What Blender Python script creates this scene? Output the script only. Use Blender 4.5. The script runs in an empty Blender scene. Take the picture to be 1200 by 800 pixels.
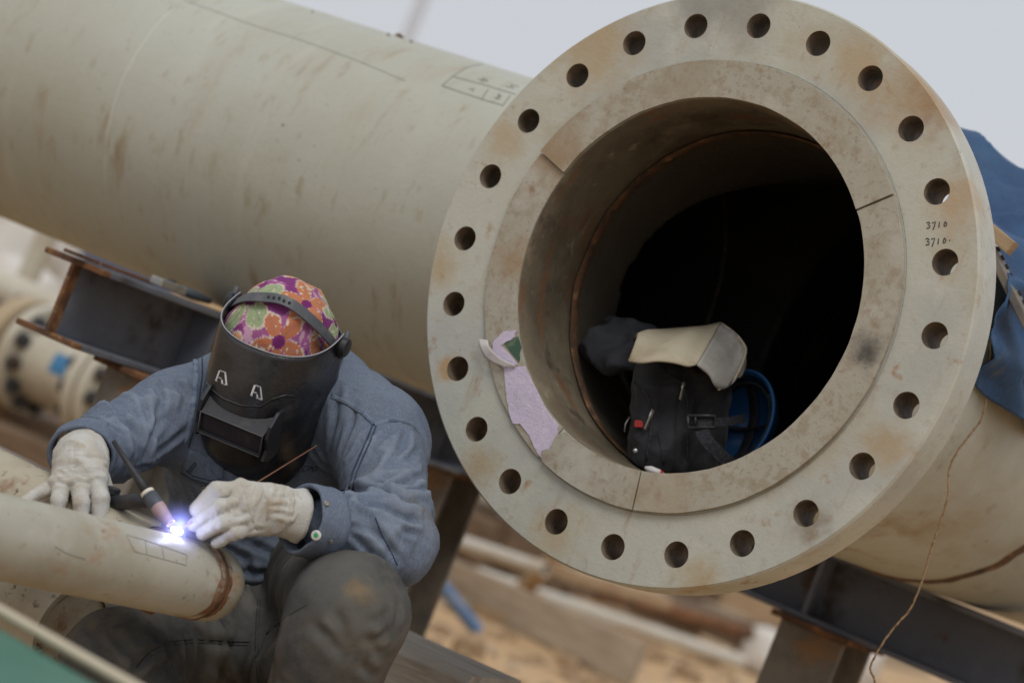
import bpy, bmesh, math, random
import numpy as np
from mathutils import Vector, Matrix
from mathutils.bvhtree import BVHTree
random.seed(7)
S = bpy.context.scene
COL = S.collection
PI = math.pi
R = math.radians

# ------------------------------------------------------------------ camera
# world frame: origin on the ground below the flange centre, X along the big pipe, Y away from the
# flange face into the pipe, Z up.  The pose was solved from the flange's bolt circle.
ZC = 1.18                                   # height of the flange centre
FPX, PW, PH = 2960.0, 1200.0, 800.0         # focal length in pixels of the 1200 x 800 photograph
DV = np.array([0.78459, 0.30378, -0.54050]); DV /= np.linalg.norm(DV)
NV = np.array([0.49710, 0.21281, 0.84119]); NV -= DV*(DV@NV); NV /= np.linalg.norm(NV)
UV = np.cross(DV, NV)
MC = np.stack([DV, NV, UV])                 # camera axes -> world
CC = np.array([0.26045, -0.08555, 3.77445])
CAMP = MC@(-CC) + np.array([0, 0, ZC])

def ray(px, py):
    v = MC@np.array([(px-PW/2)/FPX, (py-PH/2)/FPX, 1.0])
    return v
def W(px, py, s):
    """world point at a given distance in front of the camera, used to survey positions off the photograph"""
    return CAMP + ray(px, py)*s
def on_plane(px, py, axis, val):
    v = ray(px, py); return CAMP + v*((val-CAMP[axis])/v[axis])
def pix(p):
    q = MC.T@(np.asarray(p, float)-CAMP); return PW/2+FPX*q[0]/q[2], PH/2+FPX*q[1]/q[2]
def solve_y(px, x, z, y0=-1.0, y1=3.0):
    """where along Y a line at (x, z) passes a column of the photograph"""
    for _ in range(50):
        m = (y0+y1)/2
        if pix((x, m, z))[0] < px: y0 = m
        else: y1 = m
    return m
def mm(px, s):                              # pixels at a distance -> metres
    return px*s/FPX

cam = bpy.data.cameras.new('camera'); co = bpy.data.objects.new('camera', cam); COL.objects.link(co)
cx, cy, cz = MC[:, 0], -MC[:, 1], -MC[:, 2]
co.matrix_world = Matrix(((cx[0], cy[0], cz[0], CAMP[0]), (cx[1], cy[1], cz[1], CAMP[1]), (cx[2], cy[2], cz[2], CAMP[2]), (0, 0, 0, 1)))
cam.sensor_width = 36; cam.lens = FPX/PW*36; cam.clip_start = .05; cam.clip_end = 3000
cam.dof.use_dof = True; cam.dof.focus_distance = 3.68; cam.dof.aperture_fstop = 3.4
S.camera = co

# ------------------------------------------------------------------ light
w = bpy.data.worlds.new('World'); S.world = w; w.use_nodes = True
nt = w.node_tree; nt.nodes.clear()
out = nt.nodes.new('ShaderNodeOutputWorld'); bg = nt.nodes.new('ShaderNodeBackground')
sky = nt.nodes.new('ShaderNodeTexSky'); sky.sky_type = 'NISHITA'; sky.sun_disc = False
SUN_EL, SUN_AZ = R(57), R(150)
sky.sun_elevation = SUN_EL; sky.sun_rotation = SUN_AZ; sky.dust_density = 4; sky.air_density = 1.2
mixs = nt.nodes.new('ShaderNodeMixRGB'); mixs.inputs[0].default_value = .86
mixs.inputs[2].default_value = (6.0, 6.15, 6.55, 1)      # the even overcast layer
nt.links.new(sky.outputs[0], mixs.inputs[1]); nt.links.new(mixs.outputs[0], bg.inputs[0])
bg.inputs[1].default_value = .1
nt.links.new(bg.outputs[0], out.inputs[0])
sl = bpy.data.lights.new('sun', 'SUN'); sl.energy = 1.3; sl.angle = R(28); sl.color = (1, .98, .945)
so = bpy.data.objects.new('sun', sl); COL.objects.link(so)
# Nishita rotation is clockwise from +Y
sd = Vector((math.sin(SUN_AZ)*math.cos(SUN_EL), math.cos(SUN_AZ)*math.cos(SUN_EL), math.sin(SUN_EL)))
so.rotation_euler = sd.to_track_quat('Z', 'Y').to_euler(); so.location = (3, -8, 12)
S.view_settings.view_transform = 'Standard'; S.view_settings.look = 'None'
S.view_settings.exposure = 0.10; S.view_settings.gamma = 1
S.render.engine = 'CYCLES'
S.cycles.max_bounces = 6; S.cycles.diffuse_bounces = 4; S.cycles.use_denoising = True

# ------------------------------------------------------------------ materials
def mat(name, base, layers=(), rough=.6, rvar=0.0, bump=(), metal=0.0, spots=(), spec=.4, wear=None, sheen=0, coat=0, grads=()):
    """layers: (colour, scale, lo, hi, stretch, amount); spots: (centre, radius, colour, amount, noise scale); wear: (colour, amount)"""
    m = bpy.data.materials.new(name); m.use_nodes = True
    nt = m.node_tree; nd = nt.nodes; lk = nt.links
    b = nd['Principled BSDF']
    tc = nd.new('ShaderNodeTexCoord')
    c = nd.new('ShaderNodeRGB'); c.outputs[0].default_value = (*base, 1); cur = c.outputs[0]
    def noise(scale, stretch, detail=6, rgh=.62, seed=0):
        mp = nd.new('ShaderNodeMapping'); lk.new(tc.outputs['Object'], mp.inputs[0])
        mp.inputs['Scale'].default_value = stretch; mp.inputs['Location'].default_value = (seed*3.1, seed*1.7, seed*.9)
        n = nd.new('ShaderNodeTexNoise'); n.inputs['Scale'].default_value = scale; n.inputs['Detail'].default_value = detail
        n.inputs['Roughness'].default_value = rgh; lk.new(mp.outputs[0], n.inputs['Vector']); return n.outputs['Fac']
    def ramp(fac, lo, hi, amount=1.0):
        r = nd.new('ShaderNodeMapRange'); r.interpolation_type = 'SMOOTHSTEP'
        r.inputs['From Min'].default_value = lo; r.inputs['From Max'].default_value = hi; r.inputs['To Max'].default_value = amount
        lk.new(fac, r.inputs['Value']); return r.outputs[0]
    def mixc(f, colr):
        nonlocal cur
        x = nd.new('ShaderNodeMixRGB'); x.inputs[2].default_value = (*colr, 1)
        lk.new(f, x.inputs[0]); lk.new(cur, x.inputs[1]); cur = x.outputs[0]
    for i, L in enumerate(layers):
        colr, sc, lo, hi = L[:4]; st = L[4] if len(L) > 4 else (1, 1, 1); am = L[5] if len(L) > 5 else 1.0
        mixc(ramp(noise(sc, st, seed=i+1), lo, hi, am), colr)
    for i, (ce, rad, colr, am, ns) in enumerate(spots):
        v = nd.new('ShaderNodeVectorMath'); v.operation = 'DISTANCE'; v.inputs[1].default_value = tuple(ce)
        lk.new(tc.outputs['Object'], v.inputs[0])
        n = noise(ns, (1, 1, 1), seed=i+11)
        ad = nd.new('ShaderNodeMath'); ad.operation = 'MULTIPLY_ADD'; ad.inputs[1].default_value = rad*1.6; 
        lk.new(n, ad.inputs[0]); lk.new(v.outputs['Value'], ad.inputs[2])
        mixc(ramp(ad.outputs[0], rad*1.9, rad*.9, am), colr)
    for axis, lo, hi, colr in grads:                      # colour change along an axis: (axis, from, to, colour)
        sx = nd.new('ShaderNodeSeparateXYZ'); lk.new(tc.outputs['Object'], sx.inputs[0])
        n = noise(9, (1, 1, 1), seed=17)
        ad = nd.new('ShaderNodeMath'); ad.operation = 'MULTIPLY_ADD'; ad.inputs[1].default_value = (hi-lo)*1.2; lk.new(n, ad.inputs[0]); lk.new(sx.outputs[axis], ad.inputs[2])
        mixc(ramp(ad.outputs[0], lo+(hi-lo)*.6, hi+(hi-lo)*.6), colr)
    if wear:
        at = nd.new('ShaderNodeAttribute'); at.attribute_name = 'wear'
        mixc(ramp(at.outputs['Fac'], wear[2], wear[3], wear[1]), wear[0])
    lk.new(cur, b.inputs['Base Color'])
    b.inputs['Metallic'].default_value = metal
    b.inputs['Specular IOR Level'].default_value = spec
    if sheen: b.inputs['Sheen Weight'].default_value = sheen
    if coat: b.inputs['Coat Weight'].default_value = coat
    if rvar:
        r = nd.new('ShaderNodeMapRange'); r.inputs['To Min'].default_value = rough-rvar; r.inputs['To Max'].default_value = rough+rvar
        r.inputs['From Min'].default_value = .3; r.inputs['From Max'].default_value = .7
        lk.new(noise(18, (1, 1, 1), seed=9), r.inputs['Value']); lk.new(r.outputs[0], b.inputs['Roughness'])
    else: b.inputs['Roughness'].default_value = rough
    prev = None
    for i, (sc, stg, st) in enumerate(bump):
        bp = nd.new('ShaderNodeBump'); bp.inputs['Strength'].default_value = stg; bp.inputs['Distance'].default_value = .004
        lk.new(noise(sc, st, 5, .6, 20+i), bp.inputs['Height'])
        if prev: lk.new(prev, bp.inputs['Normal'])
        prev = bp.outputs[0]
    if prev: lk.new(prev, b.inputs['Normal'])
    return m
ONE = (1, 1, 1)

# ------------------------------------------------------------------ mesh helpers
WLOC = {}
def wl(o): return WLOC.get(o.name, np.zeros(3)) if o else np.zeros(3)
def mesh(name, V, F, m=None, parent=None, smooth=True, loc=None, flat_angle=None, bevel=0, wear=None):
    """one mesh object; V are world coordinates"""
    V = np.asarray(V, float)
    base = wl(parent) if parent else (np.asarray(loc, float) if loc is not None else np.array([V[:, 0].mean(), V[:, 1].mean(), V[:, 2].min()]))
    me = bpy.data.meshes.new(name); me.from_pydata((V-base).tolist(), [], [tuple(int(i) for i in f) for f in F])
    me.validate()
    o = bpy.data.objects.new(name, me); COL.objects.link(o)
    if parent: o.parent = parent
    else: o.location = base
    WLOC[o.name] = base
    if m: me.materials.append(m)
    if smooth:
        me.shade_smooth()
        if flat_angle: me.set_sharp_from_angle(angle=R(flat_angle))
    if bevel:
        b = o.modifiers.new('bevel', 'BEVEL'); b.width = bevel; b.segments = 2; b.limit_method = 'ANGLE'; b.angle_limit = R(40)
    if wear is not None:
        a = me.attributes.new('wear', 'FLOAT', 'POINT'); a.data.foreach_set('value', np.asarray(wear, np.float32))
    return o
def tag(o, label, cat, group=None, kind=None):
    o['label'] = label; o['category'] = cat
    if group: o['group'] = group
    if kind: o['kind'] = kind
    return o
def thing(name, label, cat, loc, group=None):
    o = bpy.data.objects.new(name, None); COL.objects.link(o); o.location = tuple(loc); o.empty_display_size = .1
    WLOC[o.name] = np.asarray(loc, float)
    return tag(o, label, cat, group)

class MB:
    def __init__(s): s.V = []; s.F = []
    def add(s, V, F):
        k = len(s.V); s.V += [tuple(v) for v in np.asarray(V, float)]; s.F += [tuple(int(i)+k for i in f) for f in F]; return s
    def box(s, c, size, ax=None, taper=1.0):
        c = np.asarray(c, float); ax = np.eye(3) if ax is None else np.asarray(ax, float); h = np.asarray(size, float)/2
        P = []
        for z in (-1, 1):
            t = taper if z > 0 else 1
            for x, y in ((-1, -1), (1, -1), (1, 1), (-1, 1)): P.append(c+ax[0]*h[0]*x*t+ax[1]*h[1]*y*t+ax[2]*h[2]*z)
        return s.add(P, [(0, 3, 2, 1), (4, 5, 6, 7), (0, 1, 5, 4), (1, 2, 6, 5), (2, 3, 7, 6), (3, 0, 4, 7)])
    def tube(s, pts, r, n=8, cap=True, flat=1.0):
        P = [np.asarray(p, float) for p in pts]; m = len(P); rs = r if hasattr(r, '__len__') else [r]*m
        T = []
        for i in range(m):
            a = P[min(i+1, m-1)]-P[max(i-1, 0)]; T.append(a/(np.linalg.norm(a)+1e-12))
        ref = np.array([0, 0, 1.0]) if abs(T[0][2]) < .9 else np.array([1.0, 0, 0])
        u = np.cross(T[0], ref); u /= np.linalg.norm(u)
        V = []
        for i in range(m):
            u = u-T[i]*(u@T[i]); u /= np.linalg.norm(u)+1e-12; v = np.cross(T[i], u)
            for k in range(n):
                a = 2*PI*k/n; V.append(P[i]+rs[i]*(np.cos(a)*u+flat*np.sin(a)*v))
        F = [(i*n+k, i*n+(k+1) % n, (i+1)*n+(k+1) % n, (i+1)*n+k) for i in range(m-1) for k in range(n)]
        if cap: F += [tuple(range(n))[::-1], tuple((m-1)*n+k for k in range(n))]
        return s.add(V, F)
    def lathe(s, prof, c, ax, n=48, closed=False, cap=False, u=None):
        """prof: (distance along axis, radius)"""
        c = np.asarray(c, float); ax = np.asarray(ax, float)/np.linalg.norm(ax)
        if u is None:
            u = np.array([0, 0, 1.0]) if abs(ax[2]) < .9 else np.array([1.0, 0, 0])
        u = u-ax*(u@ax); u /= np.linalg.norm(u); v = np.cross(ax, u)
        V = [c+ax*a+r*(math.cos(2*PI*k/n)*u+math.sin(2*PI*k/n)*v) for a, r in prof for k in range(n)]
        m = len(prof); F = []
        for i in range(m if closed else m-1):
            j = (i+1) % m
            F += [(i*n+k, i*n+(k+1) % n, j*n+(k+1) % n, j*n+k) for k in range(n)]
        if cap: F += [tuple(range(n))[::-1], tuple((m-1)*n+k for k in range(n))]
        return s.add(V, F)
    def prism(s, poly, off, flip=False):
        """closed outline of 3-D points, swept by off"""
        n = len(poly); P = [np.asarray(p, float) for p in poly]; off = np.asarray(off, float)
        F = [tuple(range(n)), tuple(range(2*n-1, n-1, -1))]+[(i, i+n, (i+1) % n+n, (i+1) % n) for i in range(n)]
        return s.add(P+[p+off for p in P], F)
    def ruled(s, A, B, nv=8, bulge=None):
        """sheet between two polylines of equal length"""
        A = np.asarray(A, float); B = np.asarray(B, float); n = len(A); V = []
        for j in range(nv+1):
            t = j/nv
            for i in range(n):
                p = A[i]*(1-t)+B[i]*t
                if bulge: p = p+np.asarray(bulge(i/(n-1), t))
                V.append(p)
        F = [(j*n+i, j*n+i+1, (j+1)*n+i+1, (j+1)*n+i) for j in range(nv) for i in range(n-1)]
        return s.add(V, F)
    def build(s, name, m, parent=None, **k): return mesh(name, s.V, s.F, m, parent, **k)
def spline(P, n=8):
    P = [np.asarray(p, float) for p in P]; o = []
    for i in range(len(P)-1):
        a, b, c, d = P[max(i-1, 0)], P[i], P[i+1], P[min(i+2, len(P)-1)]
        for k in range(n):
            t = k/n
            o.append(.5*((2*b)+(c-a)*t+(2*a-5*b+4*c-d)*t*t+(3*b-a-3*c+d)*t**3))
    o.append(P[-1]); return o
def bvh_of(o):
    me = o.data; b = wl(o.parent) if o.parent else wl(o)
    return BVHTree.FromPolygons([tuple(np.array(v.co)+b) for v in me.vertices], [tuple(p.vertices) for p in me.polygons])
def snap(px, py, bv, off=.0015):
    """point on a surface seen at a pixel of the photograph, lifted by off along the surface normal"""
    d = ray(px, py); d = d/np.linalg.norm(d)
    h = bv.ray_cast(Vector(CAMP), Vector(d))
    if h[0] is None: return None
    n = np.array(h[1]); n = n if n@d < 0 else -n
    return np.array(h[0])+n*off
def strokes(lines, bv, r=.0011, off=.0006, n=5, fine=6):
    mb = MB()
    for L in lines:
        pts = [q for q in (snap(x, y, bv, off) for x, y in L) if q is not None]
        if len(pts) > 1: mb.tube(pts, r, n)
    return mb
def dens(L, k=4):
    o = []
    for (a, b), (c, d) in zip(L[:-1], L[1:]): o += [(a+(c-a)*i/k, b+(d-b)*i/k) for i in range(k)]
    return o+[L[-1]]
def snap_patch(poly, bv, off, thick, n=10):
    """flat outline in the photograph laid on a surface as a thin sheet"""
    P = [snap(x, y, bv, off+thick) for x, y in poly]; Q = [snap(x, y, bv, off-.002) for x, y in poly]
    cx_, cy_ = np.mean([p[0] for p in poly]), np.mean([p[1] for p in poly])
    rings = [P]; K = 4
    V = list(Q)+list(P); m = len(poly); F = [(i, (i+1) % m, m+(i+1) % m, m+i) for i in range(m)]
    prev = m
    for k in range(1, K):
        t = k/K; st = len(V)
        V += [snap(x*(1-t)+cx_*t, y*(1-t)+cy_*t, bv, off+thick) for x, y in poly]
        F += [(prev+i, prev+(i+1) % m, st+(i+1) % m, st+i) for i in range(m)]; prev = st
    V.append(snap(cx_, cy_, bv, off+thick)); F += [(prev+i, prev+(i+1) % m, len(V)-1) for i in range(m)]
    return V, F

# ------------------------------------------------------------------ noise and implicit surfaces (for cloth, leather, bags)
def vnoise(P, seed=0):
    P = np.asarray(P, float)+seed*17.31; I = np.floor(P).astype(np.int64); f = P-I; f = f*f*(3-2*f)
    def h(i, j, k):
        x = (i*374761393+j*668265263+k*2147483647+seed*974711) & 0xffffffff
        x = ((x ^ (x >> 13))*1274126177) & 0xffffffff
        return ((x ^ (x >> 16)) & 0xffff)/65535.0
    r = 0
    for a in (0, 1):
        for b in (0, 1):
            for c in (0, 1):
                wt = (f[..., 0] if a else 1-f[..., 0])*(f[..., 1] if b else 1-f[..., 1])*(f[..., 2] if c else 1-f[..., 2])
                r = r+wt*h(I[..., 0]+a, I[..., 1]+b, I[..., 2]+c)
    return r
def fbm(P, seed=0, o=3):
    r = 0; a = .5; t = 0
    for i in range(o): r = r+a*vnoise(np.asarray(P)*2**i, seed+i); t += a; a *= .5
    return r/t
def sd_rc(P, a, b, ra, rb):
    a = np.asarray(a, float); b = np.asarray(b, float); ab = b-a
    t = np.clip(((P-a)@ab)/(ab@ab), 0, 1)
    return np.linalg.norm(P-(a+t[..., None]*ab), axis=-1)-(ra+(rb-ra)*t)
def sd_box(P, c, h, ax, r):
    q = np.abs((P-c)@np.asarray(ax).T)-(np.asarray(h)-r)
    return np.linalg.norm(np.maximum(q, 0), axis=-1)+np.minimum(q.max(-1), 0)-r
def sd_ell(P, c, rr, ax):
    q = ((P-c)@np.asarray(ax).T)/np.asarray(rr); k = np.linalg.norm(q, axis=-1)
    return (k-1)*min(rr)
def smin(a, b, k):
    h = np.clip(.5+.5*(b-a)/k, 0, 1); return b*(1-h)+a*h-k*h*(1-h)
def nets(fn, lo, hi, h):
    lo = np.asarray(lo, float); n = np.ceil((np.asarray(hi)-lo)/h).astype(int)+1
    g = [lo[i]+h*np.arange(n[i]) for i in range(3)]
    Fv = np.empty(n)
    for i0 in range(0, n[0], 24):
        X = np.stack(np.meshgrid(g[0][i0:i0+24], g[1], g[2], indexing='ij'), -1); Fv[i0:i0+24] = fn(X)
    ins = Fv < 0
    c = np.zeros(n-1, int)
    for a in (0, 1):
        for b in (0, 1):
            for d in (0, 1): c += ins[a:n[0]-1+a, b:n[1]-1+b, d:n[2]-1+d]
    act = (c > 0) & (c < 8); idx = np.full(act.shape, -1); ii = np.argwhere(act); idx[act] = np.arange(len(ii))
    acc = np.zeros((len(ii), 3)); cnt = np.zeros(len(ii))
    cor = [(a, b, d) for a in (0, 1) for b in (0, 1) for d in (0, 1)]
    for p in cor:
        for k in range(3):
            if p[k]: continue
            q = list(p); q[k] = 1
            fa = Fv[ii[:, 0]+p[0], ii[:, 1]+p[1], ii[:, 2]+p[2]]; fb = Fv[ii[:, 0]+q[0], ii[:, 1]+q[1], ii[:, 2]+q[2]]
            m = (fa < 0) != (fb < 0); t = np.where(m, fa/np.where(m, fa-fb, 1), 0)
            pos = np.tile(np.array(p, float), (len(ii), 1)); pos[:, k] = t
            acc[m] += pos[m]; cnt[m] += 1
    V = lo+h*(ii+acc/cnt[:, None])
    Fc = []
    for k in range(3):
        i1, i2 = (k+1) % 3, (k+2) % 3
        sl = [slice(None)]*3; sa = list(sl); sb = list(sl); sa[k] = slice(0, -1); sb[k] = slice(1, None)
        A, B = ins[tuple(sa)], ins[tuple(sb)]
        e = np.argwhere(A != B); e = e[(e[:, i1] > 0) & (e[:, i2] > 0) & (e[:, i1] < n[i1]-1) & (e[:, i2] < n[i2]-1)]
        if not len(e): continue
        o1 = np.zeros(3, int); o1[i1] = 1; o2 = np.zeros(3, int); o2[i2] = 1
        g4 = [idx[tuple((e-o1-o2).T)], idx[tuple((e-o2).T)], idx[tuple(e.T)], idx[tuple((e-o1).T)]]
        Q = np.stack(g4, 1); fl = ~A[tuple(e.T)]; Q[fl] = Q[fl][:, ::-1]; Fc.append(Q)
    return V, np.concatenate(Fc)
def normals(V, F):
    n = np.zeros_like(V); q = np.cross(V[F[:, 2]]-V[F[:, 0]], V[F[:, 3]]-V[F[:, 1]])
    for k in range(4): np.add.at(n, F[:, k], q)
    return n/(np.linalg.norm(n, axis=1, keepdims=True)+1e-12)
def relax(V, F, it=2, w=.5):
    E = np.concatenate([F[:, [0, 1]], F[:, [1, 2]], F[:, [2, 3]], F[:, [3, 0]]])
    for _ in range(it):
        s = np.zeros_like(V); c = np.zeros(len(V))
        np.add.at(s, E[:, 0], V[E[:, 1]]); np.add.at(s, E[:, 1], V[E[:, 0]]); np.add.at(c, E[:, 0], 1); np.add.at(c, E[:, 1], 1)
        V = V*(1-w)+w*s/c[:, None]
    return V
def cones(prims, k=.02):
    """prims: (a, b, ra, rb[, k])"""
    def fn(P):
        d = None
        for p in prims:
            e = sd_rc(P, *p[:4]); kk = p[4] if len(p) > 4 else k
            d = e if d is None else (smin(d, e, kk) if kk > 0 else np.minimum(d, e))
        return d
    A = np.array([p[0] for p in prims]+[p[1] for p in prims]); r = max(max(p[2], p[3]) for p in prims)+.02
    return fn, A.min(0)-r, A.max(0)+r
# ------------------------------------------------------------------ colours of the place
CREAM = (.44, .45, .385)
PAINT = mat('cream_pipe_paint', CREAM, [((.375, .365, .29), 1.6, .40, .66, ONE, .6), ((.35, .285, .185), 2.4, .54, .72, (2.2, .7, .7), .6),
            ((.27, .175, .085), 7, .57, .74, (1.8, .45, .45), .75), ((.54, .535, .465), 6, .56, .74, (2.5, .3, .3), .3), ((.30, .24, .15), 26, .56, .72, (1.5, .6, .6), .55),
            ((.115, .075, .045), 60, .69, .74, ONE, .8), ((.20, .13, .07), 130, .64, .72, ONE, .6)],
            rough=.5, rvar=.12, bump=[(60, .2, ONE), (7, .2, ONE), (260, .12, ONE)])
FLANGE = mat('cream_flange_paint', (.462, .462, .392), [((.33, .215, .11), 13, .585, .72, (2.6, 1, .45), .6), ((.54, .54, .49), 32, .64, .70, (.5, 1, 3), .5), ((.375, .38, .35), 4, .42, .64, ONE, .75), ((.39, .335, .235), 5, .53, .68, ONE, .6), ((.52, .52, .465), 8, .54, .70, ONE, .6),
             ((.31, .185, .09), 20, .60, .72, ONE, .85), ((.345, .30, .215), 40, .55, .70, ONE, .5), ((.12, .08, .05), 85, .675, .73, ONE, .85), ((.20, .12, .06), 170, .65, .72, ONE, .6)],
             rough=.48, rvar=.12, bump=[(45, .2, ONE), (160, .15, ONE)],
             spots=[((0.270, -0.600, 0.692), .075, (.23, .115, .05), .85, 40), ((0.240, -0.600, 0.697), .12, (.38, .27, .15), .7, 22), ((-0.345, -0.600, 0.057), .03, (.40, .25, .11), .9, 40), ((-0.310, -0.600, 0.607), .10, (.40, .31, .18), .8, 25),
                    ((-0.090, -0.600, 0.737), .08, (.26, .25, .22), .75, 25), ((-0.160, -0.600, 0.717), .06, (.24, .24, .22), .7, 30), ((0.330, -0.600, 0.047), .04, (.22, .18, .13), .8, 40), ((0.360, -0.600, 0.547), .06, (.41, .28, .15), .7, 40), ((-0.430, -0.600, 0.207), .05, (.39, .29, .16), .75, 30),
                    ((0.400, -0.600, 0.187), .05, (.38, .27, .14), .7, 30), ((0.200, -0.600, -0.093), .05, (.39, .29, .16), .7, 30), ((-0.050, -0.600, -0.113), .06, (.42, .33, .2), .7, 25), ((-0.220, -0.600, -0.063), .05, (.40, .30, .17), .7, 30), ((0.130, -0.600, 0.697), .06, (.41, .31, .18), .7, 30), ((-0.400, -0.600, 0.427), .05, (.41, .32, .19), .7, 30)])
HOLEM = mat('dark_rusty_hole', (.19, .145, .10), [((.095, .068, .045), 30, .42, .62), ((.20, .12, .06), 45, .56, .72)], rough=.7, bump=[(120, .3, ONE)])
BOARD = mat('brown_gasket_board', (.365, .345, .28), [((.275, .215, .14), 42, .48, .64, ONE, .6), ((.22, .165, .105), 120, .54, .66, ONE, .5), ((.30, .255, .185), 7, .45, .66, ONE, .7), ((.43, .41, .35), 9, .50, .66, ONE, .85), ((.24, .15, .08), 18, .58, .73, ONE, .85),
            ((.22, .17, .11), 85, .585, .70, ONE, .4), ((.44, .42, .36), 140, .60, .70, ONE, .35)], rough=.8, bump=[(60, .14, ONE), (220, .12, ONE)],
            spots=[((0.322, -0.600, 0.302), .026, (.028, .028, .028), .95, 60), ((0.318, -0.600, 0.309), .042, (.11, .10, .085), .7, 40), ((-0.305, -0.600, 0.247), .05, (.30, .20, .11), .7, 30), ((-0.300, -0.600, 0.437), .07, (.28, .18, .09), .7, 30), ((0.100, -0.600, -0.003), .08, (.33, .26, .17), .6, 20)])
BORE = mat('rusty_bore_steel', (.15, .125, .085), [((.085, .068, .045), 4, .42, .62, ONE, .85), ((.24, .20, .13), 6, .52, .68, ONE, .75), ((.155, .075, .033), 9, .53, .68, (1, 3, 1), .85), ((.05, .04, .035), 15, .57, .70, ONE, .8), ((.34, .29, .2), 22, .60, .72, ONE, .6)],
           rough=.6, rvar=.14, bump=[(30, .35, ONE), (120, .3, ONE)], grads=[(1, -.47, -.42, (.068, .058, .042)), (1, -.20, -.10, (.02, .02, .021))])  # colour turns darker brown past the weld, then near black further along Y
BRANCHBORE = mat('dark_branch_bore', (.02, .02, .021), [((.035, .03, .026), 5, .5, .75)], rough=.8)  # even near black for the inner wall of the branch
DARKBORE = mat('dark_pipe_inside', (.022, .022, .024), [((.05, .04, .03), 5, .5, .75)], rough=.8)
RUST = mat('rust', (.17, .075, .032), [((.075, .04, .024), 14, .40, .62), ((.30, .145, .055), 22, .52, .70), ((.36, .22, .11), 50, .58, .7)], rough=.85, bump=[(60, .5, ONE), (200, .4, ONE)])
WELDM = mat('rusty_weld', (.13, .065, .032), [((.05, .035, .025), 30, .4, .66), ((.24, .13, .06), 40, .55, .72)], rough=.7, bump=[(90, .5, ONE)])
INK = mat('black_marker_ink', (.03, .03, .035), rough=.6)
PENCIL = mat('grey_pencil', (.19, .185, .17), rough=.7)
NAVY = mat('blue_grey_primer', (.112, .122, .150), [((.165, .178, .205), 4, .43, .64, ONE, .75), ((.045, .038, .035), 7, .53, .70), ((.135, .12, .095), 16, .60, .72, ONE, .6), ((.11, .058, .03), 11, .60, .72)], rough=.5, rvar=.1, bump=[(70, .2, ONE)])
STEELD = mat('dark_weathered_steel', (.225, .20, .165), [((.13, .115, .10), 5, .43, .64), ((.26, .155, .075), 8, .52, .68), ((.15, .15, .14), 13, .56, .70), ((.22, .17, .11), 28, .60, .72)], rough=.6, rvar=.1, bump=[(60, .4, ONE)])
YB = 1.37; H = .60; RO = .307; RI = .286; TH = .073
FC = np.array([0, 0, ZC])
AX = FC+np.array([0, H, 0])
pipe = thing('flanged_pipe', 'huge cream steel pipe with a drilled ring flange round its open end facing the camera', 'pipe', (0, H, ZC-RO))

# ---- flange with 24 through holes, weld neck and bore, one closed mesh
def flange_mesh():
    p0 = on_plane(889, 30, 1, 0)-FC; th0 = math.atan2(p0[2], p0[0]); N = 24; RB = .4065; rh = .0193
    r0, r1 = .3485, .4545; half = PI/N
    V = []; F = []; key = {}; HF = []
    def vid(p):
        k = tuple(round(float(x), 5) for x in p)
        if k not in key: key[k] = len(V); V.append(p)
        return key[k]
    ca = math.atan2(half*RB, r1-RB); cb = math.atan2(half*RB, RB-r0)
    M1, M2, M3 = 8, 10, 8
    ph = list(np.linspace(-ca, ca, M1+1)[:-1])+list(np.linspace(ca, PI-cb, M2+1)[:-1])+list(np.linspace(PI-cb, PI+cb, M3+1)[:-1])+list(np.linspace(PI+cb, 2*PI-ca, M2+1)[:-1])
    M = len(ph)
    def P3(r, th, y): return FC+np.array([r*math.cos(th), y, r*math.sin(th)])
    for i in range(N):
        th = th0+i*2*PI/N
        rings = []
        for y in (0.0, TH):
            outr, hol = [], []
            for a in ph:
                c, s = math.cos(a), math.sin(a)
                ts = []
                if c > 1e-9: ts.append((r1-RB)/c)
                if c < -1e-9: ts.append((r0-RB)/c)
                if abs(s) > 1e-9: ts.append(half*RB/abs(s))
                t = min(ts); outr.append(vid(P3(RB+t*c, th+t*s/RB, y)))
                hx, hz = RB+rh*c, rh*s
                hol.append((hx*math.cos(th)-hz*math.sin(th), hx*math.sin(th)+hz*math.cos(th)))
            e = .0005
            sg = 1 if y == 0 else -1
            r_a = []; r_b = []
            for (x, z), a in zip(hol, ph):
                cx_, cz_ = RB*math.cos(th), RB*math.sin(th); k = (rh+e)/rh
                r_a.append(vid(FC+np.array([cx_+(x-cx_)*k, y, cz_+(z-cz_)*k]))); r_b.append(vid(FC+np.array([x, y+sg*e, z])))
            for j in range(M):
                k = (j+1) % M
                q1 = (outr[j], outr[k], r_a[k], r_a[j]); q2 = (r_a[j], r_a[k], r_b[k], r_b[j])
                for q in (q1, q2):
                    if q is q2: HF.append(len(F))
                    q = tuple(dict.fromkeys(q))
                    if len(q) > 2: F.append(q if sg > 0 else q[::-1])
            rings.append(r_b)
        for j in range(M):
            k = (j+1) % M; HF.append(len(F)); F.append((rings[0][j], rings[0][k], rings[1][k], rings[1][j]))
    return V, F, HF
fv, ff, hf_ = flange_mesh()
mb = MB().add(fv, ff)
n = 144
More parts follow.
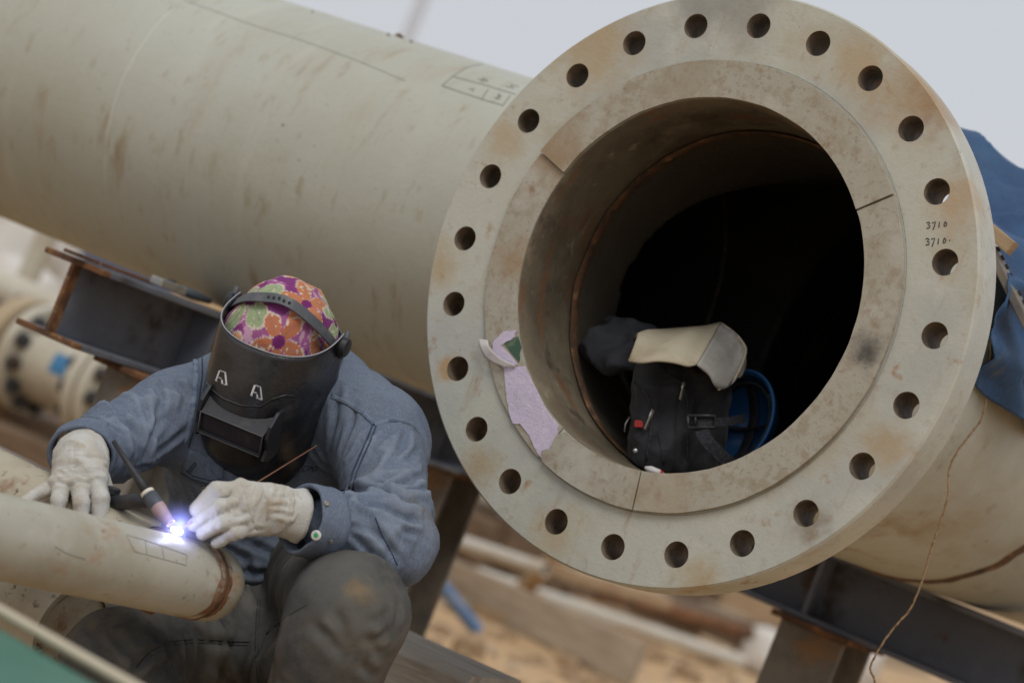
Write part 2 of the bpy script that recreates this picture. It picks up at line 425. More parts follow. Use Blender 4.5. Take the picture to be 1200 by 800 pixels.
# rim with small chamfers, raised face, hub and weld neck
mb.lathe([(0, .4540), (.0035, .4575), (TH-.0035, .4575), (TH, .4540)], FC, (0, 1, 0), n)
mb.lathe([(TH, .3490), (TH+.006, .345), (.13, .314), (.168, RO)], FC, (0, 1, 0), n)
mb.lathe([(0, .3490), (0, .3435), (-.002, .3425), (-.002, .2885)], FC, (0, 1, 0), n)
flange = mb.build('flange', FLANGE, pipe, flat_angle=35); flange.data.materials.append(HOLEM)
for i in hf_: flange.data.polygons[i].material_index = 1
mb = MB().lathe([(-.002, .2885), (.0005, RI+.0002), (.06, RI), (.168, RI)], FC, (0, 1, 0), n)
mb.build('bore_wall', BORE, pipe)
# ---- tee body: the run goes on behind the flange, the branch leaves to the left
def tee(P):
    q = P-AX; run = np.hypot(q[..., 0], q[..., 2]); br = np.maximum(np.hypot(q[..., 1], q[..., 2]), q[..., 0]+RO*.5)
    d_o = smin(run-RO, np.maximum(np.hypot(q[..., 1], q[..., 2])-RO, q[..., 0]), .05)
    inn = np.minimum(run-RI, np.maximum(np.hypot(q[..., 1], q[..., 2])-RI, q[..., 0]))
    d = np.maximum(d_o, -inn)
    return np.maximum(np.maximum(d, -.432-q[..., 0]), np.maximum(.168-P[..., 1], q[..., 1]-.432))
tv, tf = nets(tee, (-.45, .15, ZC-.33), (.33, H+.45, ZC+.33), .0075); tv = relax(tv, tf, 2)
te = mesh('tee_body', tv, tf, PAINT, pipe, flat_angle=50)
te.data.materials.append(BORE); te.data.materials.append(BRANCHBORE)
b0 = wl(pipe)
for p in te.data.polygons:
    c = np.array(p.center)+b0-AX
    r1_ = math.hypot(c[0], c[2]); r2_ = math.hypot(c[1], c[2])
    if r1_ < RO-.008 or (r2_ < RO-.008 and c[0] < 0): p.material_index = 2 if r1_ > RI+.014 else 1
for nm, axd, st, ln in (('branch_pipe', (-1, 0, 0), .432, 9), ('run_pipe', (0, 1, 0), .432, 6)):
    xs = np.linspace(st, ln, 44)
    MB().lathe([(x, RO) for x in xs], AX, axd, 128).build(nm, PAINT, pipe)
    MB().lathe([(x, RI) for x in xs]+[(ln, .01)], AX, axd, 64).build('pipe_inner_wall', DARKBORE, pipe)
def weld(name, c, ax, r, wd, hgt, parent, m=WELDM, n=220, seed=1):
    mb = MB(); ax = np.asarray(ax, float); u = np.array([0, 0, 1.0]) if abs(ax[2]) < .8 else np.array([1.0, 0, 0])
    u = u-ax*(u@ax); u /= np.linalg.norm(u); v = np.cross(ax, u); K = 6; V = []
    for i in range(n):
        a = 2*PI*i/n; jit = (vnoise(np.array([[a*9, seed, 0.]]))[0]-.5)*wd*.5; hh = hgt*(.75+.5*vnoise(np.array([[a*25, seed, 3.]]))[0])
        for k in range(K+1):
            t = k/K*2-1; V.append(np.asarray(c)+ax*(t*wd+jit)+(r+hh*(1-t*t)-.0008)*(math.cos(a)*u+math.sin(a)*v))
    F = [(i*(K+1)+k, i*(K+1)+k+1, ((i+1) % n)*(K+1)+k+1, ((i+1) % n)*(K+1)+k) for i in range(n) for k in range(K)]
    return mb.add(V, F).build(name, m, parent)
weld('weld_seam', AX+np.array([0, .432, 0]), (0, 1, 0), RO, .021, .005, pipe)
weld('weld_seam', AX-np.array([.432, 0, 0]), (1, 0, 0), RO, .011, .004, pipe, seed=2)
weld('weld_seam', FC+np.array([0, .168, 0]), (0, 1, 0), RO, .010, .004, pipe, seed=3)
weld('root_weld', FC+np.array([0, .168, 0]), (0, 1, 0), RI-.0025, .012, -.002, pipe, WELDM, seed=4)

# ---- loose board ring on the raised face, in four pieces
def fang(px, py):
    p = on_plane(px, py, 1, -.004)-FC; return math.atan2(p[2], p[0])
a_step, a_r, a_b = fang(650, 192), fang(1025, 239), fang(747, 578)
a_tear0, a_tear1 = fang(585, 396), fang(641, 517)
def ring_piece(a0, a1, thick, r0=.2878, r1=.3462, rag0=0, rag1=0):
    while a1 < a0: a1 += 2*PI
    n = max(6, int((a1-a0)/R(2.2))); K = 5; V = []; F = []
    for i in range(n+1):
        for k in range(K+1):
            t = i/n; a = a0+(a1-a0)*t; r = r0+(r1-r0)*k/K
            if i == 0: a += rag0*(vnoise(np.array([[k*1.7, 5., 0]]))[0]-.5)
            if i == n: a += rag1*(vnoise(np.array([[k*1.7, 9., 0]]))[0]-.5)
            wob = .0006*vnoise(np.array([[a*8, k*.8, 1.]]))[0]
            if k in (0, K): r += .0012*(vnoise(np.array([[a*16, k, 2.]]))[0]-.5)
            V.append(FC+np.array([r*math.cos(a), -.0022-thick-wob, r*math.sin(a)]))
    m = (n+1)*(K+1); V += [v*np.array([1, 0, 1])+np.array([0, -.0023, 0]) for v in V]
    id_ = lambda i, k, b=0: b*m+i*(K+1)+k
    for i in range(n):
        for k in range(K): F.append((id_(i, k), id_(i+1, k), id_(i+1, k+1), id_(i, k+1)))
        F.append((id_(i, 0), id_(i, 0, 1), id_(i+1, 0, 1), id_(i+1, 0))); F.append((id_(i, K), id_(i+1, K), id_(i+1, K, 1), id_(i, K, 1)))
    for i in (0, n):
        for k in range(K):
            f = (id_(i, k), id_(i, k+1), id_(i, k+1, 1), id_(i, k, 1)); F.append(f if i == 0 else f[::-1])
    return MB().add(V, F)
g = .004
ring_piece(a_r+g, a_step-.002, .0085).build('ring_board', BOARD, pipe, flat_angle=40)
ring_piece(a_b+g, a_r-g, .006).build('ring_board', BOARD, pipe, flat_angle=40)
ring_piece(a_tear1+.03, a_b-g, .0062, rag0=.09).build('ring_board', BOARD, pipe, flat_angle=40)
ring_piece(a_step+.006, a_tear1+.02, .0028).build('ring_board', BOARD, pipe, flat_angle=40)
FOAM = mat('lilac_foam', (.55, .48, .60), [((.60, .53, .65), 120, .45, .65), ((.49, .43, .53), 30, .55, .75), ((.38, .31, .27), 12, .64, .75)], rough=.95, bump=[(260, .3, ONE), (50, .3, ONE)])
GREENP = mat('torn_green_paint', (.045, .10, .065), [((.18, .2, .13), 30, .55, .7)], rough=.7)
def face_sheet(poly, y, thick, name, m, curl=None):
    rng = random.Random(3); out = []
    for i, (a, b) in enumerate(poly):
        c, d = poly[(i+1) % len(poly)]; k = max(2, int(math.hypot(c-a, d-b)/4))
        for j in range(k):
            t = j/k; jx = 0 if j == 0 else rng.uniform(-.8, .8); out.append((a+(c-a)*t+jx, b+(d-b)*t+jx))
    P = [on_plane(x, yy, 1, y) for x, yy in out]
    mb = MB().prism(P, (0, thick, 0))
    return mb.build(name, m, pipe, smooth=False)
face_sheet([(590, 430), (615, 429), (626, 452), (640, 480), (655, 499), (650, 517), (637, 540), (630, 531), (625, 522), (620, 510), (609, 496), (601, 496), (598, 488), (594, 470)], -.0066, .0022, 'foam_patch', FOAM)
face_sheet([(577, 402), (590, 388), (606, 387), (602, 395), (587, 405), (598, 416), (606, 427), (590, 431), (577, 420)], -.0072, .0022, 'foam_patch', FOAM)
face_sheet([(590, 401), (607, 394), (611, 407), (608, 424), (600, 415)], -.0064, .001, 'paint_patch', GREENP)
FILM = mat('pale_torn_film', (.52, .49, .47), [((.42, .36, .40), 25, .45, .7)], rough=.5)
A = [on_plane(x, y, 1, -.012-d) for x, y, d in ((560, 397, .002), (562, 408, .006), (567, 418, .007), (577, 425, .004), (590, 430, .001), (602, 431, -.003))]
B = [on_plane(x, y, 1, -.012-d) for x, y, d in ((571, 398, .006), (573, 406, .010), (579, 413, .009), (587, 420, .005), (597, 425, .001), (605, 429, -.003))]
sh = MB().ruled(A, B, 4).build('torn_film', FILM, pipe); sm_ = sh.modifiers.new('thickness', 'SOLIDIFY'); sm_.thickness = .0008

# ---- handwriting: two lines of 3710 on the flange, a pencilled table on the pipe, a long pencil line
FBV = bvh_of(flange)
def glyphs(txt, x0, y0, wd, hg, slope=-.07):
    G = {'3': [[(0, .1), (.5, 0), (.75, .2), (.3, .45), (.8, .62), (.6, .95), (0, .95)]], '7': [[(0, .15), (.75, .05), (.45, .7), (.15, 1.25)]],
         '1': [[(.35, .1), (.2, .95)]], '0': [[(.4, .12), (.1, .5), (.2, .85), (.55, .8), (.7, .4), (.4, .12)]], '.': [[(.2, .55), (.4, .5)]]}
    o = []
    for i, c in enumerate(txt):
        for L in G[c]: o.append([(x0+i*wd+a*wd*.8, y0+b*hg+slope*(i*wd+a*wd)) for a, b in L])
    return o
L = glyphs('3710', 1086, 260.5, 6.6, 7.5)+glyphs('3710.', 1085, 279.5, 6.6, 8)
strokes(L, FBV, .0008, .0002).build('handwritten_number', INK, pipe)
run_left = [o for o in COL.objects if o.name.startswith('branch_pipe')][0]
RBV = bvh_of(run_left)
tb = [dens([(518, 101), (530, 90), (548, 79), (572, 74)]), dens([(530, 90), (565, 99), (604, 111)]), dens([(518, 101), (566, 117), (590, 124)]), dens([(572, 105), (564, 117)]), dens([(598, 112), (590, 123)])]
sc_ = [dens([(549, 105), (556, 104), (553, 108)], 2), dens([(560, 93), (572, 96), (566, 91), (565, 97)], 2), dens([(583, 112), (588, 113), (580, 115), (585, 117), (585, 109)], 2), dens([(592, 101), (602, 104), (598, 99), (608, 102)], 2)]
strokes(tb+sc_, RBV, .0008, .0003).build('pencilled_table', PENCIL, pipe)
strokes([dens([(215, 0), (250, 13), (300, 31), (345, 45), (380, 57), (420, 72), (475, 95)], 5)], RBV, .0006, .0002).build('pencil_line', PENCIL, pipe)
SCR = mat('chalky_scratch', (.62, .61, .54), rough=.8)
strokes([dens([(204, 8), (178, 36), (160, 62), (144, 92), (134, 120), (126, 152), (123, 185), (123, 220)], 4)], RBV, .0013, -.0006).build('pale_scratch', SCR, pipe)
CRUMB = mat('dry_dirt', (.12, .085, .05), rough=1)
rng = random.Random(5)
for (x, y, s_) in ((467, 41.5, .008), (470, 43, .006), (482, 48, .004), (508, 53, .006), (575, 73, .005), (366, 13, .003), (455, 40, .004)):
    p = snap(x, y+1.5, RBV, 0)
    if p is not None:
        MB().lathe([(-.004, s_*.3), (-.001, s_), (s_*.4, s_*.8), (s_*.8, s_*.3)], p, (p-AX)*np.array([0, 1, 1])+1e-6, 7, cap=True).build('dirt_crumb', CRUMB, pipe)

# ------------------------------------------------------------------ steel supports under the pipe
def hbeam(name, label, p, ax, lat, L, b, h, tw=.009, tf=.011, stiff=(), endrust=0, m=NAVY, group=None):
    """rolled H section: p = middle of the near end at mid height"""
    p = np.asarray(p, float); ax = np.asarray(ax, float); lat = np.asarray(lat, float); up = np.cross(ax, lat); up = up if up[2] > 0 else -up
    if abs(ax[2]) > .9: up = np.cross(lat, ax)
    A = np.stack([ax, lat, up]); t = thing(name, label, 'steel beam' if abs(ax[2]) < .9 else 'steel post', p+ax*L/2-up*h/2 if abs(ax[2]) < .9 else p, group)
    e = endrust
    def pc(nm, c, size, mm_, bev=.002): MB().box(c, size, A).build(nm, mm_, t, smooth=False, bevel=bev)
    for x0, x1, mt in (((0, e, RUST), (e, L, m)) if e else ((0, L, m),)):
        cc = p+ax*(x0+x1)/2; l = x1-x0
        pc('web', cc, (l, tw, h-2*tf-.0004), mt, .001)
        pc('flange', cc+up*(h/2-tf/2), (l, b, tf), mt); pc('flange', cc-up*(h/2-tf/2), (l, b, tf), mt)
    for sx in stiff:
        for s in (-1, 1):
            pc('stiffener', p+ax*sx+lat*s*(tw/2+(b-tw)/4-.003), (.010, (b-tw)/2-.006, h-2*tf-.0008), m if sx > .3 else STEELD, .001)
    return t
zt = ZC-RO-.003
q = W(122, 318, 4.42)
LB = q
hbeam('steel_beam', 'rusty ended blue grey steel beam sticking out under the big pipe beside the welder', (q[0]-.075, q[1], zt-.078), (0, 1, 0), (1, 0, 0), YB-q[1]-.005, .15, .148, stiff=(.36,), endrust=.022)
# long beam below the pipe axis, seen between welder and flange and again right of the flange

q1, q2 = on_plane(545, 558, 1, YB), on_plane(992, 745, 1, YB)
print('LONG', q1, q2, 'camz', CAMP[2], 'pipe bottom', ZC-RO)
zb = (q1[2]+q2[2])/2; hb = zt-zb
x0 = LB[0]-.2
hbeam('steel_beam', 'long dark steel beam running beneath the flanged pipe from the welder to the lower right corner', (x0, YB+.075, zb+hb/2), (1, 0, 0), (0, 1, 0), 3.6, .15, hb, stiff=[on_plane(x, y, 1, YB)[0]-x0 for x, y in ((487, 500), (950, 690))])
print('beam h', hb)
def post(label, xl, xr, yc, top, rusty=True):
    t = thing('steel_post', label, 'steel post', ((xl+xr)/2, yc, 0), 'posts under the pipe supports')
    wd = xr-xl; xm = (xl+xr)/2
    MB().box((xm, yc-wd*.5+.006, top/2), (wd, .011, top)).build('flange', STEELD, t, smooth=False, bevel=.002)
    MB().box((xm, yc+wd*.5-.006, top/2), (wd, .011, top)).build('flange', STEELD, t, smooth=False, bevel=.002)
    MB().box((xm, yc, top/2), (.009, wd-.0245, top-.001)).build('web', STEELD, t, smooth=False)
    MB().box((xm, yc, top+.0065), (wd+.03, wd+.05, .012)).build('cap_plate', RUST, t, smooth=False, bevel=.002)
    MB().box((xm, yc, .006), (wd+.1, wd+.1, .0115)).build('base_plate', STEELD, t, smooth=False)
    return t
yp = YB+.075
xr, xl = on_plane(991, 752, 1, yp-.07)[0], on_plane(917, 722, 1, yp-.07)[0]; print('post', xl, xr)
post('weathered steel post with rusty cap carrying the long beam under the flange at lower right', xl, xr, yp, zb-.0135)
xr2 = on_plane(527, 563, 1, yp-.07)[0]
post('grey brown steel post between the welder\'s elbow and the flange', xr2-(xr-xl), xr2, yp, zb-.0135)
xl3 = on_plane(118, 440, 1, LB[1]+.16)[0]
post('dark steel post beneath the rusty ended beam above the welder\'s raised arm', xl3, xl3+.15, LB[1]+.24, zt-.152-.0135)
# ------------------------------------------------------------------ ground and the yard behind
def G(px, py, z=0.0): return on_plane(px, py, 2, z)
SAND = mat('yellow_sand', (.49, .32, .165), [((.37, .24, .125), .9, .42, .66, ONE, .7), ((.53, .385, .235), 2.3, .5, .7, ONE, .7), ((.30, .20, .11), 1.7, .56, .75, ONE, .6), ((.36, .245, .135), 14, .55, .75, ONE, .5)],
           rough=.95, bump=[(8, .9, ONE), (40, .6, ONE)])
def gheight(X, Y):
    P = np.stack([X*.55, Y*.55, 0*X], -1); P2 = np.stack([X*2.3, Y*2.3, 0*X+4], -1)
    r = np.hypot(X, Y); k = np.clip((r-1.0)/2, 0, 1)*np.clip(1-(r-40)/60, 0, 1)
    return ((fbm(P, 3)-.5)*.16+(fbm(P2, 8)-.5)*.07)*k-.012*k
t = np.linspace(-1, 1, 181); sc = np.sinh(t*6.2)/np.sinh(6.2)*1500
X, Y = np.meshgrid(sc, sc+3.0, indexing='ij'); Z = gheight(X, Y)
V = np.stack([X, Y, Z], -1).reshape(-1, 3); nn_ = len(t)
F = [(i*nn_+j, (i+1)*nn_+j, (i+1)*nn_+j+1, i*nn_+j+1) for i in range(nn_-1) for j in range(nn_-1)]
gr = mesh('ground', V, F, SAND, loc=(0, 0, 0)); gr['kind'] = 'structure'; gr['label'] = 'bare yellow brown sandy ground of the work yard'; 
def clods(name, label, n, area, smin_, smax_, m, seed):
    rng = random.Random(seed); mb = MB()
    for _ in range(n):
        u, v = rng.random(), rng.random(); x0, y0, x1, y1 = area
        g_ = G(x0+(x1-x0)*u, y0+(y1-y0)*v); s_ = rng.uniform(smin_, smax_)*(.4+rng.random())
        z = float(gheight(np.array([g_[0]]), np.array([g_[1]]))[0])
        a = rng.uniform(0, 6.3); k = 7
        ring = lambda r, h: [np.array([g_[0]+s_*r*math.cos(a+6.283*i/k)*rng.uniform(.7, 1.2), g_[1]+s_*r*math.sin(a+6.283*i/k)*rng.uniform(.7, 1.2), z+s_*h*rng.uniform(.8, 1.2)]) for i in range(k)]
        P = ring(1, -.3)+ring(.9, .35)+ring(.4, .75); mb.add(P, [(j*k+i, j*k+(i+1) % k, (j+1)*k+(i+1) % k, (j+1)*k+i) for j in range(2) for i in range(k)]+[tuple(2*k+i for i in range(k))])
    o = mb.build(name, m, smooth=False); return tag(o, label, 'soil', kind='stuff')
SOIL = mat('dark_soil', (.27, .18, .10), [((.37, .25, .14), 9, .45, .7)], rough=1, bump=[(30, .5, ONE)])
clods('soil_clods', 'dark crumbled soil and clods scattered over the sand below the flange', 150, (470, 640, 900, 800), .02, .07, SOIL, 4)
clods('pebbles', 'pale pebbles and crumbs of sand on the yard ground', 400, (440, 690, 1250, 900), .008, .03, mat('pale_pebble', (.42, .33, .23), [((.28, .2, .13), 8, .45, .65)], rough=.9), 5)

def woodm(name, base, dark, rough=.8):
    return mat(name, base, [(dark, 6, .40, .68, (1, 6, 6), .8), ((base[0]*1.25, base[1]*1.25, base[2]*1.25), 14, .55, .72, (.6, 6, 6), .6), (tuple(c*.45 for c in dark), 25, .64, .76, (.4, 8, 8), .7)], rough=rough, bump=[(22, .5, (.6, 7, 7)), (90, .3, ONE)])
WOOD_TAN = woodm('tan_timber', (.40, .28, .165), (.27, .175, .095))
WOOD_BR = woodm('brown_timber', (.165, .108, .064), (.09, .058, .036))
WOOD_DUST = woodm('dusty_board', (.38, .31, .225), (.27, .205, .14))
WOOD_GR = woodm('weathered_grey_timber', (.36, .335, .295), (.215, .185, .15))
def orient(a, b, up=(0, 0, 1)):
    ax = np.asarray(b, float)-np.asarray(a, float); L = np.linalg.norm(ax); ax /= L; up = np.asarray(up, float)
    lat = np.cross(up, ax); lat /= np.linalg.norm(lat); return np.stack([ax, lat, np.cross(ax, lat)]), L
def plank(name, label, cat, a, b, wd, th, m, group=None, seed=0, wob=.004):
    """sawn timber from a to b (middle of its underside)"""
    A, L = orient(a, b); rng = random.Random(seed); n = 9; V = []; F = []
    a = np.asarray(a, float)
    for i in range(n+1):
        c = a+A[0]*L*i/n; sag = A[1]*rng.uniform(-wob, wob)+A[2]*rng.uniform(-wob, wob)*.4
        for y, z in ((-1, 0), (-.93, 0), (.93, 0), (1, 0), (1, 1), (.93, 1), (-.93, 1), (-1, 1)):
            inset = .06*th if abs(y) == 1 else 0
            zz = inset if z == 0 else th-inset
            V.append(c+sag+A[1]*y*wd/2+A[2]*zz)
    for i in range(n):
        F += [(i*8+k, i*8+(k+1) % 8, (i+1)*8+(k+1) % 8, (i+1)*8+k) for k in range(8)]
    F += [tuple(range(8))[::-1], tuple(n*8+k for k in range(8))]
    # the grain runs along the object's own X axis
    o = mesh(name, V, F, m, loc=a, smooth=False)
    M = np.eye(3); M = A
    me = o.data; Vl = (np.array([v.co for v in me.vertices])@A.T)
    me.vertices.foreach_set('co', Vl.reshape(-1)); me.update()
    o.matrix_world = Matrix(((A[0][0], A[1][0], A[2][0], a[0]), (A[0][1], A[1][1], A[2][1], a[1]), (A[0][2], A[1][2], A[2][2], a[2]), (0, 0, 0, 1)))
    return tag(o, label, cat, group)
def rod(name, label, cat, a, b, r, m, group=None, hollow=True, n=24):
    A, L = orient(a, b, (0.01, 0.02, 1)); mb = MB()
    if hollow: mb.lathe([(0, r*.86), (0, r), (L*.33, r), (L*.66, r), (L, r), (L, r*.86), (L-.2*L, r*.86)], a, A[0], n)
    else: mb.lathe([(0, .001), (0, r*.9), (r*.1, r), (L-r*.1, r), (L, r*.9), (L, .001)], a, A[0], n)
    return tag(mb.build(name, m, flat_angle=40), label, cat, group)
WHITEP = mat('white_plastic', (.52, .485, .41), [((.45, .38, .28), 5, .5, .72)], rough=.5)
BLUEP = mat('blue_painted_tube', (.10, .17, .30), [((.30, .30, .31), 10, .52, .7)], rough=.5)
rod('white_pipe', 'long thin white plastic pipe lying on the sand below the flange', 'pipe', G(556, 672, .05), G(868, 775, .05), .038, WHITEP)
plank('wide_plank', 'wide tan board on edge in front of the white pipe on the sand', 'plank', G(505, 694), G(738, 800), .06, .17, WOOD_DUST, seed=1)
plank('long_plank', 'narrow tan plank lying between the wide board and the white pipe', 'plank', G(640, 716), G(770, 768), .13, .05, WOOD_TAN, seed=2)
rod('blue_tube', 'blue grey metal tube leaning beside the welder\'s elbow', 'tube', W(488, 648, 9.6), G(560, 739, .02), .028, BLUEP)
plank('short_stick', 'short tan wooden stake leaning up under the lowest flange edge', 'stake', G(606, 704), W(668, 640, 11.4), .07, .07, WOOD_TAN, seed=3)
hp = [(520, 640, 690, 700, 1), (545, 625, 700, 672, 1), (560, 612, 640, 640, 1), (640, 665, 800, 712, 1), (700, 680, 860, 735, 1), (600, 640, 760, 690, 1), (530, 600, 600, 622, 0), (760, 700, 900, 748, 1), (500, 625, 560, 652, 1), (690, 655, 830, 700, 1), (560, 655, 640, 680, 1), (820, 722, 905, 752, 0)]
hl = ['dark brown timber at the left end of the heap behind the flange', 'dark brown timber second from the left in the heap below the flange', 'brown timber on top of the heap left of the flange', 'dark brown timber under the middle of the flange', 'dark brown timber behind the white pipe, right of the middle', 'dark timber lying across the middle of the far heap', 'small tan board far behind the welder\'s elbow', 'dark timber at the right end of the heap beside the right post', 'brown board end touching the welder\'s sleeve outline', 'dark timber on the far right slope of the heap', 'dark timber just behind the leaning stake', 'tan board beside the right steel post']
for i, ((x0, y0, x1, y1, dk), lb) in enumerate(zip(hp, hl)):
    p, q = G(x0, y0, .03), G(x1, y1, .03); q = p+(q-p)/np.linalg.norm(q-p)*min(np.linalg.norm(q-p), 5)
    plank('timber', lb, 'timber', p, q, .28, .22+.05*(i % 3), WOOD_BR if dk else WOOD_TAN, 'timbers heaped on the ground behind the flange', 10+i)
rng = random.Random(21)
rod('thin_pipe', 'thin pale pipe lying across the dark timbers left of the white pipe', 'pipe', G(520, 628, .25), G(640, 668, .3), .03, WHITEP)
rod('thin_pipe', 'thin rusty pipe lying behind the white pipe near the right post', 'pipe', G(700, 690, .2), G(880, 742, .25), .032, RUST)
plank('pale_board', 'pale sawn board on the heap just right of the leaning stake', 'plank', G(655, 676, .28), G(770, 708, .3), .16, .05, WOOD_TAN, seed=31)
plank('pale_board', 'pale sawn board lying on the sand between blue tube and wide board', 'plank', G(560, 722, .0), G(640, 748, .0), .10, .05, WOOD_TAN, seed=33)
for i in range(12):
    x, y = rng.uniform(505, 880), 0; y = 612+(x-505)*.36+rng.uniform(-14, 26); p = G(x, y, .02); a = rng.uniform(-.5, .9); L_ = rng.uniform(.7, 1.9); q = p+np.array([math.cos(a), math.sin(a), rng.uniform(0, .12)])*L_
    plank('timber_offcut', 'short rough timber offcut lying in the blurred heap behind the flange', 'timber', p, q, rng.uniform(.1, .2), rng.uniform(.06, .16), WOOD_BR if rng.random() < .62 else WOOD_DUST, 'timber offcuts behind the flange', 200+i)
rod('cream_pipe', 'pale cream pipe far behind, ending between the elbow and the flange', 'pipe', W(470, 545, 14), W(598, 590, 13.2), .075, WHITEP)
plank('pipe_block', 'timber block carrying the pale cream pipe far behind the elbow', 'timber', W(560, 600, 13.3)*np.array([1, 1, 0]), W(600, 615, 13.2)*np.array([1, 1, 0]), .35, W(545, 572, 13.5)[2]-.078, WOOD_BR, seed=41)
SACK = mat('white_woven_sack', (.60, .57, .52), [((.42, .36, .28), 4, .48, .7)], rough=.85, bump=[(60, .3, ONE)])
def lump(name, label, cat, c, size, m, seed, amp=.2, h=None, group=None, rot=0):
    c = np.asarray(c, float); size = np.asarray(size, float); bm = bmesh.new(); bmesh.ops.create_icosphere(bm, subdivisions=4, radius=1)
    V = np.array([v.co for v in bm.verts]); F = [tuple(v.index for v in f.verts) for f in bm.faces]; bm.free()
    d = (fbm(V*1.7+seed, seed, 4)-.5)*2*amp; r_ = np.abs(fbm(V*3.1+seed*2, seed+5, 2)-.5)*amp
    V = np.sign(V)*np.abs(V)**.8*(1+d+r_)[:, None]; V[:, 2] = np.maximum(V[:, 2], -.85)
    cr, sr = math.cos(rot), math.sin(rot)
    V = V*size; V = np.stack([V[:, 0]*cr-V[:, 1]*sr, V[:, 0]*sr+V[:, 1]*cr, V[:, 2]], 1)
    return tag(mesh(name, V+c, F, m), label, cat, group)
g_ = G(885, 785); lump('sack', 'dusty white sack lying on the sand left of the right post', 'sack', g_+np.array([0, 0, .11]), (.10, .12, .13), SACK, 3)
g_ = G(988, 800); lump('sack', 'dusty white sack lying on the sand right of the right post', 'sack', g_+np.array([0, 0, .14]), (.17, .16, .2), SACK, 5)

# far pole against the sky
pb = W(478, 40, 34); pt = W(496, -60, 34)
rod('pole', 'thin faint grey pole far away against the sky', 'pole', (pb[0], pb[1], 0), (pb[0]+.05, pb[1], 16), .085, mat('grey_galvanised', (.58, .62, .68), rough=.6), hollow=False, n=12)

# ---- pipeline, timbers and bundles at the left edge
CREAM2 = mat('pale_cream_paint', (.52, .49, .40), [((.40, .35, .26), 3, .48, .7, ONE, .7), ((.27, .17, .09), 8, .62, .78, ONE, .7)], rough=.5)
TANF = mat('tan_flange_face', (.42, .33, .21), [((.30, .21, .12), 6, .48, .7)], rough=.7)
BOLT = mat('dark_bolt', (.04, .043, .05), [((.10, .06, .04), 20, .5, .7)], rough=.5, metal=.3)
LBL = mat('blue_square_label', (.055, .20, .38), rough=.6)
SV = 9.0; vc = W(24, 412, SV); vd = np.array([1, 0, 0.]) 
va = thing('valve', 'cream flanged valve with a blue square label on timbers at the left edge', 'valve', (vc[0]+.15, vc[1], vc[2]-.2))
e = W(45, 418, SV); 
MB().lathe([(-.04, .10), (-.04, .195), (0, .2), (.035, .2), (.04, .195), (.04, .12)], vc, vd, 48).build('flange', TANF, va, flat_angle=40)
MB().lathe([(.04, .12), (.075, .12), (.08, .2), (.12, .2), (.125, .15), (.16, .14), (.36, .14), (.415, .155), (.42, .2), (.46, .2), (.465, .12)], vc, vd, 48).build('body', CREAM2, va, flat_angle=40)
MB().lathe([(.48, .10), (.48, .2), (.515, .2), (.52, .12), (.65, .11), (1.5, .11)], vc, vd, 40).build('flange', CREAM2, va, flat_angle=40)
MB().lathe([(-.05, .02), (-.05, .105), (-.3, .11), (-1.5, .11)], vc, vd, 40).build('pipe', CREAM2, va, flat_angle=40)
for k in range(12):
    a = k*PI/6+.2; d_ = np.array([0, math.cos(a), math.sin(a)])*.166
    for xo in (-.075, .12, .385, .515): MB().lathe([(0, .0), (0, .026), (.035, .026), (.035, 0)], vc+d_+np.array([xo, 0, 0]), vd, 6).build('bolt', BOLT, va, smooth=False)
MB().lathe([(.12+.02, .0), (.13, .001)], vc, vd, 3)
lv = []; 
for i in range(7):
    a = -.62-.62+i/6*.66-PI+.35
    for xx in (.205, .30): lv.append(vc+np.array([xx, math.cos(a)*.1425, math.sin(a)*.1425]))
lp_ = snap(70, 427, bvh_of([o for o in va.children if o.name.startswith('body')][0]), 0)
if lp_ is not None:
    ac = math.atan2(lp_[2]-vc[2], lp_[1]-vc[1]); xc = lp_[0]-vc[0]; lv = []
    for i in range(7):
        a = ac-.26+.52*i/6
        for xx in (xc-.038, xc+.038): lv.append(vc+np.array([xx, math.cos(a)*.1415, math.sin(a)*.1415]))
    MB().add(lv, [(2*i, 2*i+1, 2*i+3, 2*i+2) for i in range(6)]).build('label', LBL, va)
tb_z = vc[2]-.2
tl = [((-40, 452), (150, 531), 8.7, .22, WOOD_TAN, 'upper tan timber beam below the cream valve at the left edge'), ((-60, 478), (150, 560), 8.5, .22, WOOD_TAN, 'middle tan timber beam below the cream valve at the left edge'), ((-60, 512), (120, 585), 8.3, .2, WOOD_BR, 'lowest brown timber beam behind the welder\'s gloved hand')]
for i, (a, b, s_, wd, m_, lb) in enumerate(tl):
    z = max(.02, W(*a, s_)[2]-.17)
    plank('timber_beam', lb, 'timber', on_plane(a[0], a[1]+14, 2, z), on_plane(b[0], b[1]+14, 2, z), wd, .15, m_, 'timbers under the valve', 60+i)
for k, (x, y) in enumerate(((-20, 520), (100, 570))):
    p = on_plane(x, y, 2, 0); plank('timber_bearer', ('left', 'right')[k]+' cross bearer under the tan timber beams', 'timber', p-np.array([.1, .5, 0]), p+np.array([.1, 1.3, 0]), .2, .2, WOOD_BR, seed=70+k)
rod('far_pipe', 'cream horizontal pipe above the valve at the left edge', 'pipe', W(-60, 312, 10.5), W(105, 382, 10.3), .075, CREAM2)
rod('far_pipe', 'second cream pipe running behind the cream valve at the left edge', 'pipe', W(-60, 345, 12.5), W(130, 425, 12.2), .085, CREAM2)
rod('strut_pipe', 'pale diagonal pipe strut rising behind the rusty beam end', 'pipe', W(20, 352, 11), W(66, 255, 11), .05, CREAM2)
TARPF = mat('dark_blue_sheet', (.075, .095, .155), [((.12, .13, .17), 4, .45, .7)], rough=.6)
